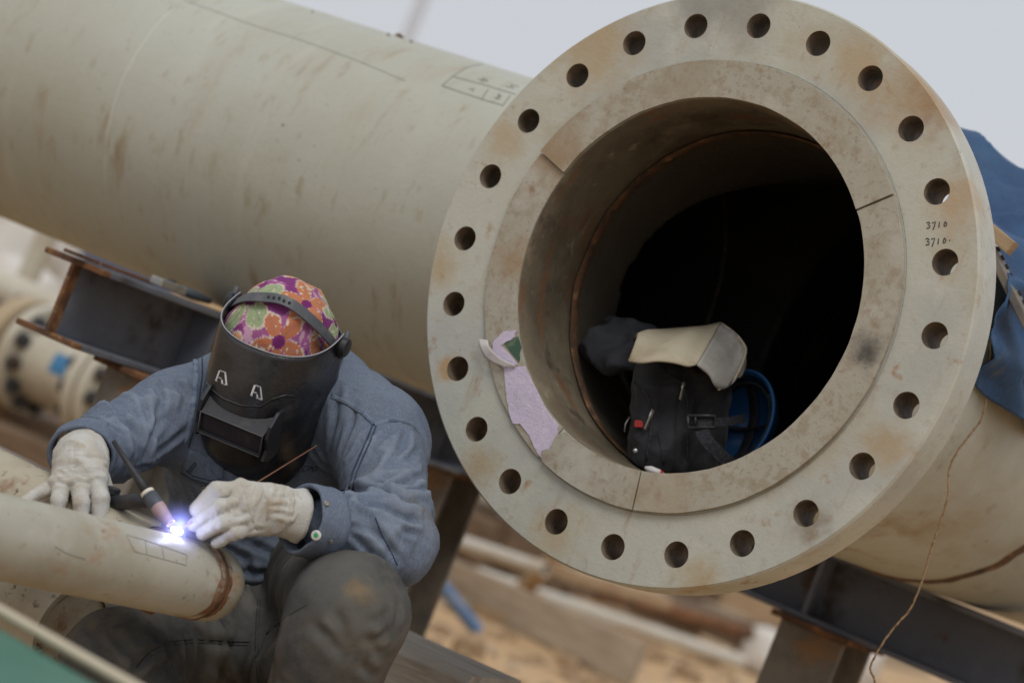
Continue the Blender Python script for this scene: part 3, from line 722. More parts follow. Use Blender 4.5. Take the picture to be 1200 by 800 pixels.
c_ = W(84, 308, 13); lump('covered_stack', 'stack covered in dark blue sheeting far behind the rusty beam end', 'stack', (c_[0], c_[1], c_[2]*.5+.12), (.55, .5, c_[2]*.5+.2), TARPF, 6, .12)
c_ = W(20, 290, 12); lump('white_bundle', 'white plastic wrapped bundle far off at the left edge, upper one', 'bundle', (c_[0], c_[1], c_[2]*.5+.05), (.25, .4, c_[2]*.5+.2), SACK, 8, .25)
c_ = W(25, 335, 11.5); lump('white_bundle', 'white plastic wrapped bundle at the left edge just above the cream pipe', 'bundle', (c_[0], c_[1], c_[2]*.5), (.3, .3, c_[2]*.5+.1), SACK, 9, .25)
c_ = W(-10, 262, 18); lump('spoil_heap', 'tan heap of earth far off at the upper left edge', 'heap', (c_[0]-1, c_[1]+1, .2), (1.8, 2, 1.0), SAND, 12, .2)

# ------------------------------------------------------------------ the pipework being welded
SMALL = mat('worn_cream_paint', (.40, .385, .315), [((.32, .295, .225), 6, .42, .64, ONE, .75), ((.46, .45, .39), 9, .52, .68, ONE, .6), ((.34, .215, .115), 12, .555, .70, (1.5, .7, 1.5), .85), ((.20, .105, .05), 24, .61, .70, ONE, .85), ((.14, .09, .055), 90, .65, .72, ONE, .9)],
            rough=.5, rvar=.1, bump=[(50, .15, ONE), (200, .1, ONE)])
eA = W(229, 679.5, 3.468); rA = .0535; zA = eA[2]; xA = eA[0]
TA = thing('small_pipe', 'worn cream capped pipe being welded in front of the welder, pointing away from the camera', 'pipe', (xA, eA[1]-1, zA-rA))
RSTB = mat('rusty_pipe_end', (.40, .36, .27), [((.19, .085, .04), 16, .40, .60), ((.085, .045, .035), 30, .5, .7), ((.33, .17, .07), 45, .60, .72)], rough=.75, bump=[(60, .4, ONE)])
ys = list(np.linspace(-2.2, .0, 30))
MB().lathe([(y, rA) for y in ys], eA, (0, 1, 0), 64).build('pipe_body', SMALL, TA)
V = []; n_ = 144; K_ = 6                                  # heat-rusted band with ragged edges
for i in range(n_):
    a = 2*PI*i/n_; e0 = -.019+.016*(fbm(np.array([[math.cos(a)*2.2, math.sin(a)*2.2, 1.]]), 3, 3)[0]-.5)*2; e1 = .012+.010*(fbm(np.array([[math.cos(a)*2.6, math.sin(a)*2.6, 7.]]), 5, 3)[0]-.5)*2
    for k in range(K_+1): V.append(eA+np.array([math.cos(a)*(rA+.0003), e0+(e1-e0)*k/K_, math.sin(a)*(rA+.0003)]))
MB().add(V, [(i*(K_+1)+k, i*(K_+1)+k+1, ((i+1) % n_)*(K_+1)+k+1, ((i+1) % n_)*(K_+1)+k) for i in range(n_) for k in range(K_)]).build('heat_band', RSTB, TA)
weld('weld_bead', eA, (0, 1, 0), rA, .006, .002, TA, WELDM, 120, 6)
MB().lathe([(.0, rA), (.022, rA)]+[(.022+.052*math.sin(a), max(.0003, rA*math.cos(a)**.8)) for a in np.linspace(.1, PI/2, 14)], eA, (0, 1, 0), 64).build('end_cap', SMALL, TA)
ABV = bvh_of([o for o in TA.children if o.name.startswith('pipe_body')][0])
for L_s in (dens([(150, 627), (168, 632), (192, 640), (219, 650), (218, 662), (188, 654), (158, 646), (148, 627)], 3), dens([(64, 640), (78, 648), (100, 655)], 3), dens([(170, 633), (172, 648)], 2), dens([(190, 641), (192, 654)], 2)): strokes([L_s], ABV, .0005, .0001).build('pencil_mark', PENCIL, TA)
# branch joining it from the left, running parallel to the big pipe
rB = .0535
TB = thing('joining_pipe', 'rust flecked cream pipe under the welder\'s gloved hand, butting the capped pipe', 'pipe', (xA-1, eA[1]-.055, zA-rB))
cB = np.array([xA-.012, eA[1]-.062, zA])
SMALLB = mat('rust_flecked_paint', (.40, .36, .27), [((.30, .25, .17), 6, .45, .7, ONE, .8), ((.22, .12, .06), 18, .56, .72, ONE, .85), ((.09, .05, .035), 50, .60, .70, ONE, .9)], rough=.65, bump=[(60, .3, ONE)])
MB().lathe([(.03, rB)]+[(y, rB) for y in np.linspace(.07, 3.2, 30)], cB, (-1, 0, 0), 64).build('pipe_body', SMALLB, TB)
# saddle weld between the two
pts = []
for i in range(73):
    a = 2*PI*i/72; y = rB*math.cos(a); z = rB*math.sin(a); xx = math.sqrt(max(rA*rA-z*z, 1e-6)); pts.append(np.array([xA-xx-.002, cB[1]+y, zA+z*1.0]))
MB().tube(pts, [.005+.002*vnoise(np.array([[i*.8, 1., 2.]]))[0] for i in range(73)], 8, cap=False).build('weld_bead', WELDM, TB)
# wider pipe lying underneath
cC = W(84, 742, 3.72); rC = .078
TC = thing('lower_pipe', 'brown rust stained pipe below the others, at the lower left behind the green box', 'pipe', (cC[0]-1, cC[1], cC[2]-rC))
MB().lathe([(0, rC*.9), (0, rC), (.5, rC), (3, rC)], cC, (-1, 0, 0), 64).build('pipe_body', SMALLB, TC, flat_angle=40)
MB().lathe([(.004, .0001), (.004, rC*.93)], cC, (-1, 0, 0), 48).build('end_plate', SMALLB, TC)
plank('pipe_bearer', 'timber bearer under the lower pipe, left of the frame', 'timber', (cC[0]-1.1, cC[1]-.5, 0), (cC[0]-1.1, cC[1]+.5, 0), .2, cC[2]-rC-.001, WOOD_BR, seed=90)
plank('pipe_block', 'timber packing between the lower pipe and the pipe under the glove', 'timber', (cC[0]-1.1, cB[1]-.12, cC[2]+rC), (cC[0]-1.1, cB[1]+.12, cC[2]+rC), .15, max(.01, zA-rB-cC[2]-rC-.001), WOOD_BR, seed=91)

# green box in the very corner
GREENB = mat('green_box_paint', (.028, .135, .088), [((.05, .17, .12), 6, .45, .7), ((.10, .14, .10), 12, .6, .75)], rough=.45)
RIMP = mat('pale_box_rim', (.52, .45, .33), [((.38, .3, .2), 12, .5, .7)], rough=.6)
zg = CAMP[2]-.385
ga, gb = on_plane(-60, 681, 2, zg), on_plane(175, 814, 2, zg)
A_, L_ = orient(ga, gb); lat = A_[1] if A_[1]@(CAMP-ga) > 0 else -A_[1]
gx = thing('green_box', 'green painted metal box with a pale rim in the lower left corner', 'box', (ga[0]+lat[0]*.25, ga[1]+lat[1]*.25, 0))
mid = (ga+gb)/2
MB().box(mid+lat*.26+np.array([0, 0, -zg/2-.006]), (L_+.3, .5, zg-.012), np.stack([A_[0], lat, np.array([0, 0, 1.])])).build('box_body', GREENB, gx, smooth=False, bevel=.006)
mb = MB(); mb.tube([ga-A_[0]*.15, mid, gb+A_[0]*.15], .0055, 10)
mb.build('rim', RIMP, gx)

# sleepers the welder sits on
zs = .47
pe = on_plane(552, 792, 2, zs); pn = on_plane(459, 750, 2, zs); A_, L_ = orient(pn, pe)
for k, lb in ((1, 'weathered grey timber sleeper under the welder, its end showing beside his knee'), (0, 'lower weathered sleeper resting on the ground beneath the welder')):
    hgt = zs/2-.001; bk = np.array([-A_[0][1], A_[0][0], 0]); bk = bk if bk[1] > 0 else -bk
    plank('timber_sleeper', lb, 'timber', pe-A_[0]*1.5+bk*.13+np.array([0, 0, -hgt*(2-k)]), pe+bk*.13+np.array([0, 0, -hgt*(2-k)]), .26, hgt-.001, WOOD_GR, seed=100+k, wob=.008)

# ---- blade knife and flat bar on the rusty beam
kb = zt
xk = LB[0]-.022; kc0, kc1, kc2 = [np.array([xk, solve_y(p_, xk, kb+.012), kb+.010]) for p_ in (183, 213, 245)]
kd, kl = orient(kc0, kc2)
kn = thing('utility_knife', 'grey snap blade knife with a dark grip lying on the rusty ended beam', 'knife', ((kc0+kc2)/2)-np.array([0, 0, .01]))
KG = mat('worn_grey_metal', (.36, .36, .33), [((.2, .2, .19), 20, .5, .7)], rough=.4, metal=.5); KD = mat('dark_blue_grip', (.05, .065, .085), rough=.6)
MB().box((kc0+kc1)/2, (np.linalg.norm(kc1-kc0), .03, .016), kd).build('body', KG, kn, smooth=False, bevel=.003)
MB().tube([kc1, (kc1+kc2)/2, kc2], [.0135, .0135, .009], 12, flat=.7).build('grip', KD, kn)
MB().box((kc0*.45+kc1*.55)+np.array([0, 0, .009]), (.014, .01, .006), kd).build('slider', KD, kn, smooth=False)
b0_, b1_ = [np.array([LB[0]-.062, solve_y(p_, LB[0]-.062, kb+.008), kb+.003]) for p_ in (84, 174)]
plank('flat_bar', 'thin rusty flat bar lying along the top of the beam left of the knife', 'steel bar', b0_-np.array([0, 0, .003]), b1_-np.array([0, 0, .003]), .035, .006, RUST, seed=3, wob=.0003)
# ------------------------------------------------------------------ the welder
seat = W(335, 655, 4.10); TBASE = (seat[0]-.05, seat[1]-.1, 0.47)
DENIM = mat('blue_denim', (.125, .152, .202), [((.165, .195, .245), 7, .42, .64, ONE, .6), ((.085, .108, .155), 5, .50, .68, ONE, .5), ((.215, .245, .295), 26, .56, .72, ONE, .4), ((.155, .135, .105), 6, .57, .73, ONE, .55), ((.20, .235, .29), 360, .48, .60, (1, 1, .25), .38), ((.075, .095, .138), 230, .52, .64, (.35, 1, 1), .32)],
            rough=.95, bump=[(360, .25, (1, 1, .3)), (45, .15, ONE)], spec=.1, wear=((.245, .28, .335), .38, .55, 1.0))
TROU = mat('dirty_grey_trousers', (.072, .072, .068), [((.108, .105, .094), 7, .41, .62, ONE, .85), ((.125, .105, .08), 5, .52, .68, ONE, .75), ((.036, .038, .043), 11, .52, .68, ONE, .75), ((.15, .125, .09), 24, .58, .72, ONE, .55), ((.12, .115, .11), 450, .48, .60, (1, 1, .35), .2)],
           rough=.96, bump=[(450, .15, ONE), (60, .12, ONE)], spec=.08, wear=((.15, .14, .125), .6, .58, 1.0),
           spots=[(tuple(W(420, 690, 3.385)-np.array(TBASE)), (.026), (.24, .16, .075), .5, 60), (tuple(W(437, 674, 3.385)-np.array(TBASE)), .016, (.24, .16, .075), .45, 60)])
LEATHER = mat('white_work_glove', (.49, .485, .45), [((.42, .395, .34), 16, .45, .66, ONE, .75), ((.36, .29, .195), 24, .55, .70, ONE, .75), ((.62, .62, .60), 45, .55, .75, ONE, .5), ((.22, .19, .16), 36, .66, .78, ONE, .6)],
              rough=.85, bump=[(90, .35, ONE), (320, .3, ONE)], spec=.2, wear=((.40, .35, .27), .5, .45, 1.0))
SKIN = mat('skin', (.30, .17, .11), [((.24, .13, .085), 30, .45, .7)], rough=.55)
SEAMD = mat('dark_blue_stitching', (.035, .05, .085), rough=.9)
SEAML = mat('faded_seam', (.19, .23, .30), [((.10, .13, .19), 90, .45, .6)], rough=.9)
SEAMT = mat('dark_trouser_seam', (.042, .042, .042), rough=.95)
HEM_ = mat('faded_denim_edge', (.15, .19, .25), [((.08, .11, .165), 60, .45, .62)], rough=.9)
BRASS = mat('dull_metal_button', (.22, .20, .17), rough=.4, metal=.7)

P_ = W
seat = W(335, 655, 4.10)
per = thing('person', 'crouching welder in blue denim, white gloves, floral head scarf and black face shield', 'person', (seat[0]-.05, seat[1]-.1, 0.47))
BASE = wl(per)

def crinkle(V, N, segs, seed):
    """fold height on cloth: folds run round each limb where it bends; segs: (a, b, r, wavelength, amplitude, t0, t1, slant)"""
    D = np.zeros(len(V))
    for i, (a, b, r, lam, amp, t0, t1, sl_) in enumerate(segs):
        a = np.asarray(a, float); b = np.asarray(b, float); ax = b-a; L = np.linalg.norm(ax); ax /= L
        q = V-a; t = q@ax; rad = q-t[:, None]*ax; dist = np.linalg.norm(q-np.clip(t, 0, L)[:, None]*ax, axis=1)
        wgt = np.exp(-(np.maximum(dist-r*.9, 0)/(r*.9))**2)
        tt = t/L; wgt = wgt*np.clip((tt-t0)/.4+.5, 0, 1)*np.clip((t1-tt)/.4+.5, 0, 1)
        e = np.array([ax[1], -ax[0], 0]); e /= np.linalg.norm(e); e2 = np.cross(ax, e)
        u, v = rad@e, rad@e2
        C = np.stack([t/lam+sl_*u/lam, u/(lam*2.6), v/(lam*2.6)], 1)
        wv = fbm(C*.6+seed, seed+i+40, 2)
        Q = np.stack([C[:, 0]+1.8*wv, C[:, 1], C[:, 2]], 1)
        n = vnoise(Q+i*7+seed, seed+i); n2 = vnoise(Q*1.9+i*3+seed, seed+i+70)
        rid = (1-np.abs(2*n-1))**2.2                     # soft ridge between valleys
        val = np.abs(2*n2-1)**.6                         # sharp creases
        D += wgt*amp*(1.25*(rid-.33)+.55*(val-.6))
    return D
def folds(V, F, paths):
    """creases surveyed from the photograph: a valley with a raised lip on either side"""
    bv = BVHTree.FromPolygons([tuple(v) for v in V], [tuple(int(i) for i in f) for f in F]); D = np.zeros(len(V))
    for pts, wd, amp in paths:
        P = [q for q in (snap(x, y, bv, 0) for x, y in dens(pts, 4)) if q is not None]
        if len(P) < 2: continue
        P = np.array(P); lo, hi = P.min(0)-.05, P.max(0)+.05; I = np.where(((V > lo) & (V < hi)).all(1))[0]; Vs = V[I]
        best = np.full(len(I), 9.); tb = np.zeros(len(I))
        for i in range(len(P)-1):
            ab = P[i+1]-P[i]
            if np.linalg.norm(ab) > .06: continue
            t = np.clip(((Vs-P[i])@ab)/(ab@ab+1e-12), 0, 1); d = np.linalg.norm(Vs-P[i]-t[:, None]*ab, axis=1); m = d < best
            best[m] = d[m]; tb[m] = (i+t[m])/(len(P)-1)
        env = np.clip(np.minimum(tb, 1-tb)*4+.25, 0, 1)
        D[I] += amp*env*(-np.exp(-(best/wd)**2)+.75*np.exp(-((best-2.1*wd)/(1.3*wd))**2))
    return D
def cr_(L, ox, oy, sc): return [(ox+x/sc, oy+y/sc) for x, y in L]
def cloth(name, prims, k, h, m, parent, segs, seed, big=.004, bigl=.09, fine=.0012, finel=.02, it=2, extra=None, cut=None, paths=()):
    fn, lo, hi = cones(prims, k)
    f2 = fn if cut is None else (lambda P: np.maximum(fn(P), cut(P)))
    V, F = nets(f2, lo, hi, h); V = relax(V, F, it)
    N = normals(V, F)
    D = crinkle(V, N, segs, seed)+big*(fbm(V/bigl, seed+3, 2)-.5)*2+fine*(fbm(V/finel, seed+9, 2)-.5)*2
    if paths: D = D+folds(V, F, paths)
    V = V+N*D[:, None]
    V = relax(V, F, 1, .25)
    sc_ = np.clip((D-D.mean())/(D.std()*2.2+1e-9), -1, 1)*.5+.5
    return mesh(name, V, F, m, parent, wear=sc_)

# ---- landmarks, surveyed off the photograph, metres
neck = P_(338, 446, 3.88); shL = P_(440, 512, 3.80); shR = P_(212, 484, 3.80)
elL = P_(464, 630, 3.58); wrL = P_(372, 612, 3.50)
elR = P_(132, 518, 3.68); wrR = P_(99, 533, 3.56)
hipc = P_(335, 655, 4.10)
kL = P_(408, 718, 3.46); hL = P_(372, 668, 4.02)
kR = P_(136, 780, 3.56); hR = P_(292, 668, 4.06)
def drop(p, z, dx=0, dy=0): return np.array([p[0]+dx, p[1]+dy, z])
aL = drop(kL, .10, .0, .06); aR = drop(kR, .10, .12, .20)

# body under the clothes: one continuous mesh with a head and face
hc = P_(328, 412, 3.775)
Rl = np.array([DV[0], 0, 0])                            # levelled camera axes
right = MC[:, 0].copy(); fwd = MC[:, 2].copy(); fwd[2] = 0; fwd /= np.linalg.norm(fwd); rgt = np.array([fwd[1], -fwd[0], 0])
YAW, PIT = R(14), R(33)
hh = -math.sin(YAW)*rgt-math.cos(YAW)*fwd
mu = math.cos(YAW)*rgt-math.sin(YAW)*fwd                # the person's left, to the right in the picture
zz = np.array([0, 0, 1.])
mf = math.cos(PIT)*hh-math.sin(PIT)*zz                  # where the face points
mv = math.cos(PIT)*zz+math.sin(PIT)*hh                  # up the face
HA = np.stack([mu, mf, mv])
def body_fn(P):
    d = sd_ell(P, hc, (.073, .090, .100), HA)
    d = smin(d, sd_rc(P, hc+mf*.03-mv*.06, hc+mf*.055-mv*.095, .05, .035), .03)        # jaw and chin
    d = smin(d, sd_rc(P, hc+mf*.092+mv*.005, hc+mf*.112-mv*.035, .009, .014), .012)     # nose
    for s in (-1, 1):
        d = smin(d, sd_ell(P, hc+mu*s*.079-mv*.01, (.01, .022, .032), HA), .006)        # ears
        d = np.maximum(d, -sd_rc(P, hc+mf*.098+mu*s*.032+mv*.008, hc+mf*.10+mu*s*.034+mv*.008, .012, .012))  # eye sockets
    d = smin(d, sd_rc(P, hc+mf*.088-mv*.062+mu*-.018, hc+mf*.088-mv*.062+mu*.018, .007, .007), .006)         # lips
    d = smin(d, sd_rc(P, hc-mf*.03-mv*.06, neck, .05, .055), .03)
    for a, b, ra, rb in ((neck, hipc, .085, .10), (neck, shL, .06, .055), (neck, shR, .06, .055), (shL, elL, .05, .04), (elL, wrL, .036, .018), (shR, elR, .05, .04), (elR, wrR, .036, .018),
                         (hipc, hL, .09, .085), (hipc, hR, .09, .085), (hL, kL, .075, .055), (hR, kR, .075, .055), (kL, aL, .05, .034), (kR, aR, .05, .034)):
        d = smin(d, sd_rc(P, a, b, ra, rb), .035)
    return d
allp = np.array([hc, neck, shL, shR, elL, elR, wrL, wrR, hipc, kL, kR, aL, aR])
bv_, bf_ = nets(body_fn, allp.min(0)-.15, allp.max(0)+.15, .0085)
mesh('body', relax(bv_, bf_, 1), bf_, SKIN, per)

# ---- jacket
cufL = P_(362, 611, 3.495); cufR = P_(92, 524, 3.56)
tR0, tR1 = P_(272, 508, 3.88), P_(275, 640, 3.96); tL0, tL1 = P_(398, 512, 3.92), P_(385, 650, 4.02)
jac = [(tR0, tR1, .098, .102), (tL0, tL1, .10, .105), (tR0, tL0, .10, .10, .05), (tR1, tL1, .10, .10, .05),
       (P_(318, 428, 3.88), P_(352, 432, 3.88), .068, .068, .03), (P_(392, 446, 3.85), P_(352, 450, 3.90), .05, .06, .03), (P_(374, 458, 3.80), P_(350, 458, 3.88), .040, .055, .02), (P_(335, 446, 3.90), shL, .070, .070, .04), (P_(335, 440, 3.90), shR, .066, .066, .04),
       (shL, elL, .069, .058, .05), (elL, P_(388, 616, 3.51), .060, .043, .02), (P_(474, 650, 3.55), P_(440, 650, 3.53), .034, .030, .03),
       (shR, elR, .064, .052, .03), (elR, P_(106, 532, 3.60), .052, .043, .02),
       (P_(300, 655, 3.88), P_(390, 680, 3.90), .062, .058, .03), (P_(262, 548, 3.80), P_(268, 640, 3.84), .058, .058, .04)]
segs = [(shL, elL, .065, .034, .013, .0, .45, .9), (shL, elL, .065, .026, .016, .5, 1.15, -.4), (elL, wrL, .055, .024, .013, -.2, .75, .5),
        (shR, elR, .06, .032, .012, 0, .5, -.8), (shR, elR, .06, .026, .015, .45, 1.15, .4), (elR, wrR, .05, .020, .011, -.2, 1.0, -.3),
        (tR0, tR1, .10, .05, .013, .1, 1.2, .7), (tL0, tL1, .105, .05, .013, .1, 1.2, -.7), (P_(300, 655, 3.88), P_(390, 680, 3.90), .06, .045, .014, -.5, 1.5, 1.0)]
A1 = lambda L: cr_(L, 180, 300, 2.222); A2 = lambda L: cr_(L, 0, 480, 2.5); A3 = lambda L: cr_(L, 0, 230, 2.757)
jf = [(A1(L), w_, a_) for L, w_, a_ in (
    ([(575, 450), (545, 485), (520, 520), (495, 560)], .006, .006), ([(660, 445), (645, 500), (605, 555)], .006, .006), ([(690, 500), (660, 530), (620, 545)], .005, .005),
    ([(705, 565), (655, 590), (605, 600), (560, 588)], .006, .009), ([(718, 640), (655, 640), (590, 612), (525, 610), (470, 640)], .007, .011), ([(705, 692), (645, 682), (590, 650), (545, 640)], .006, .009),
    ([(500, 640), (560, 680), (600, 740), (640, 790)], .006, .008), ([(440, 652), (500, 660), (560, 700), (590, 740)], .005, .006), ([(450, 722), (520, 702), (585, 722)], .005, .005), ([(470, 690), (530, 735), (570, 780)], .005, .006),
    ([(482, 330), (472, 420), (452, 500)], .006, .006), ([(525, 385), (505, 470), (480, 540)], .006, .006), ([(590, 330), (560, 310), (520, 300)], .005, .004), ([(640, 440), (600, 470), (560, 520)], .005, .004), ([(720, 600), (690, 610), (650, 612)], .004, .005), ([(410, 505), (440, 545), (470, 560)], .005, .005), ([(700, 730), (660, 715), (620, 690)], .005, .006))]
jf += [(A2(L), w_, a_) for L, w_, a_ in (
    ([(250, 50), (300, 62), (340, 105)], .005, .007), ([(330, 5), (380, 60), (402, 125)], .006, .007), ([(480, 20), (440, 80), (418, 150)], .006, .008), ([(545, 60), (500, 100), (455, 135)], .006, .007), ([(230, 30), (280, 28), (325, 50)], .005, .006),
    ([(640, 392), (720, 432), (742, 490)], .006, .007), ([(720, 382), (800, 422), (880, 432)], .006, .007), ([(700, 470), (800, 482), (900, 472)], .006, .008), ([(560, 230), (590, 300), (600, 380)], .006, .005), ([(380, 180), (420, 165), (470, 150)], .005, .007), ([(760, 540), (840, 530), (900, 520)], .005, .006))]
jf += [(A3(L), w_, a_) for L, w_, a_ in (([(380, 690), (420, 742), (452, 792)], .005, .007), ([(502, 600), (522, 660), (500, 722)], .006, .006), ([(562, 590), (600, 642), (590, 702)], .006, .006), ([(335, 722), (372, 705), (405, 712)], .004, .006), ([(450, 640), (470, 690), (480, 740)], .005, .006), ([(300, 760), (350, 742), (395, 770)], .004, .006))]
segs = [(a, b, r, l, am*.38, t0, t1, sl) for a, b, r, l, am, t0, t1, sl in segs]
jf = [(p_, w_*.85, a_*.72) for p_, w_, a_ in jf]
jk = cloth('jacket', jac, .03, .0042, DENIM, per, segs, 2, big=.005, bigl=.09, fine=.0006, finel=.014, it=1, paths=jf)
JB = bvh_of(jk)
def sub(mb, name, m, par, **k): return mb.build(name, m, par, **k)
def jseam(L, r=.0012, m=SEAMD, off=.0004, k=5): return strokes([dens(L, k)], JB, r, off).build('seam', m, jk)
def flatband(L, wd, th, off=.0008, k=5):
    """a raised strip of cloth (yoke seam, placket, cuff) laid along a line on the jacket"""
    pts = [snap(x, y, JB, 0) for x, y in dens(L, k)]; pts = [p for p in pts if p is not None]; mb = MB(); V = []
    for i, p in enumerate(pts):
        t_ = pts[min(i+1, len(pts)-1)]-pts[max(i-1, 0)]; t_ /= np.linalg.norm(t_)+1e-9
        v_ = CAMP-p; v_ /= np.linalg.norm(v_); s_ = np.cross(t_, v_); s_ /= np.linalg.norm(s_); n_ = np.cross(s_, t_); n_ = n_ if n_@v_ > 0 else -n_
        for a, h_ in ((-1, -.002), (-1, th), (-.4, th+.0006), (.4, th+.0006), (1, th), (1, -.002)): V.append(p+s_*a*wd/2+n_*(h_+off))
    n = len(pts); return mb.add(V, [(i*6+k, i*6+k+1, (i+1)*6+k+1, (i+1)*6+k) for i in range(n-1) for k in range(5)])
# yoke and shoulder seams on the right of the picture, double stitched
for dx, dy in ((0, 0), (1.5, 4.2)):
    jseam([(388+dx, 462+dy), (405+dx, 469+dy), (424+dx, 481+dy), (438+dx, 494+dy)])
flatband([(388, 464), (405, 471), (424, 483), (439, 497)], .0075, .0012).build('yoke_seam', HEM_, jk)
flatband([(439, 498), (452, 494), (468, 492), (482, 497), (490, 506)], .007, .0014).build('armhole_seam', HEM_, jk)
jseam([(437, 497), (430, 515), (421, 535), (414, 552), (409, 572)], .0014)
jseam([(441, 499), (434, 517), (425, 537), (418, 554), (413, 574)])
jseam([(342, 574), (365, 578), (386, 577), (404, 573)], .0016); jseam([(342, 578), (365, 582), (386, 581), (404, 577)])
jseam([(341, 582), (364, 586), (386, 585)], .001)
# left of the picture: shoulder strap, pocket flap with pen slot
flatband([(229, 418), (230, 440), (227, 470), (222, 500), (216, 520)], .008, .0012).build('front_seam', HEM_, jk)
jseam([(237, 418), (237, 440), (233, 470), (228, 500), (221, 524)], .0012)
def jpatch(poly, name, m, off=.0006, th=.0022):
    try:
        V, F = snap_patch(poly, JB, off, th); 
        if any(v is None for v in V): return None
        return mesh(name, V, F, m, jk)
    except Exception: return None
def densify(poly, k=5):
    o = []
    for i, (a, b) in enumerate(poly):
        c, d = poly[(i+1) % len(poly)]; o += [(a+(c-a)*j/k, b+(d-b)*j/k) for j in range(k)]
    return o
jpatch(densify([(222, 527), (245, 533), (262, 541), (262, 566), (246, 569), (226, 563), (212, 553)], 4), 'pocket_flap', DENIM)
jpatch(densify([(266, 541), (285, 548), (300, 556), (296, 572), (280, 571), (266, 566)], 4), 'pocket_flap', DENIM)
jseam([(222, 528), (245, 534), (266, 543), (300, 556)], .0013); jseam([(214, 553), (227, 561), (246, 566), (263, 563)], .001, off=.003)
jseam([(219, 550), (228, 557), (246, 562), (259, 560)], .0008, off=.003)
for L in ([(240, 543), (246, 556), (252, 566)], [(244, 543), (251, 556), (257, 566)]): jseam(L, .0011, SEAML, .003)
jseam([(221, 552), (229, 541), (231, 543), (224, 553)], .0009, SEAMD, .003)
jseam([(290, 548), (291, 561), (289, 580)], .002, HEM_); jseam([(309, 552), (312, 570)], .0012)
jseam([(297, 552), (300, 560)], .0016)
# small stitched mark on the right chest
L = [[(354, 551), (358, 545), (362, 546), (359, 551), (354, 551)], [(361, 551), (365, 545), (367, 551)], [(364, 549), (372, 546)], [(366, 552), (373, 549)]]
strokes([dens(x, 3) for x in L], JB, .0006, .0006).build('stitched_mark', SEAMD, jk)
def button(px, py, r, name='button', m=BRASS, surf=None, par=None, green=False):
    surf = surf or JB; c = snap(px, py, surf, .0005); h_ = surf.ray_cast(Vector(CAMP), Vector(ray(px, py)))
    if c is None: return
    n_ = np.array(h_[1]); v_ = CAMP-c; v_ /= np.linalg.norm(v_); n_ = n_ if n_@v_ > 0 else -n_; n_ = n_+v_*.8; n_ /= np.linalg.norm(n_)
    b = MB().lathe([(0, 0.0001), (0, r), (.002, r), (.003, r*.8), (.0026, r*.55), (.0028, .0001)], c, n_, 18).build(name, m, par or jk)
    if green:
        nt_ = 5; mb = MB(); mb.lathe([(.0029, .0001), (.0033, r*.1), (.0033, r*.52), (.0028, r*.55)], c, n_, nt_); mb.build('green_mark', GREENM, par or jk, smooth=False)
GREENM = mat('green_mark', (.05, .30, .10), rough=.5); WBUT = mat('white_button', (.60, .60, .56), [((.42, .44, .40), 300, .5, .6)], rough=.5)
button(300, 556, .0045)
button(239, 572, .004)
def bvh_of2(o):
    return BVHTree.FromPolygons([tuple(np.array(v.co)+BASE) for v in o.data.vertices], [tuple(p.vertices) for p in o.data.polygons])
# cuffs: a turned-up band round each wrist
def ringband(name, c, ax, r0, r1, wd, m, par, seed=0, n=40, wob=.004, tilt=None):
    ax = np.asarray(ax, float); ax /= np.linalg.norm(ax); ref = zz if abs(ax[2]) < .9 else np.array([1., 0, 0]); u = ref-ax*(ref@ax); u /= np.linalg.norm(u); v = np.cross(ax, u); V = []; K = 9
    prof = [(-.5, -.003), (-.48, .0), (-.3, .002), (0, .0012), (.3, .002), (.48, .0015), (.5, -.001), (.46, -.004), (.1, -.006)]
    for i in range(n):
        a = 2*PI*i/n
        for k, (t_, h_) in enumerate(prof):
            rr = r0+(r1-r0)*(t_+.5)+h_+wob*(fbm(np.array([[math.cos(a)*1.6+seed, math.sin(a)*1.6, t_*.8]]), 3, 2)[0]-.5)*2
            V.append(c+ax*(t_*wd+.003*(vnoise(np.array([[math.cos(a)*2+seed, math.sin(a)*2, 9.]]))[0]-.5))+rr*(math.cos(a)*u+math.sin(a)*v))
    F = [(i*K+k, ((i+1) % n)*K+k, ((i+1) % n)*K+k+1, i*K+k+1) for i in range(n) for k in range(K-1)]
    return MB().add(V, F).build(name, m, par, wear=np.full(len(V), .55))
ck = ringband('cuff', P_(369, 611, 3.493), P_(352, 607, 3.48)-P_(392, 618, 3.52), .0505, .0475, .050, DENIM, jk, 1)
CKB = bvh_of2(ck)
button(371, 627, .0072, 'badge_button', WBUT, surf=CKB, green=True); button(382, 590, .0042, surf=CKB); button(388, 634, .003, surf=CKB)
ringband('cuff', P_(98, 529, 3.578), P_(86, 548, 3.52)-P_(104, 520, 3.61), .045, .047, .04, DENIM, jk, 4)
jseam([(391, 592), (390, 610), (384, 632)], .0009)
jseam([(440, 606), (446, 622), (455, 640), (466, 662)], .001, SEAMD)

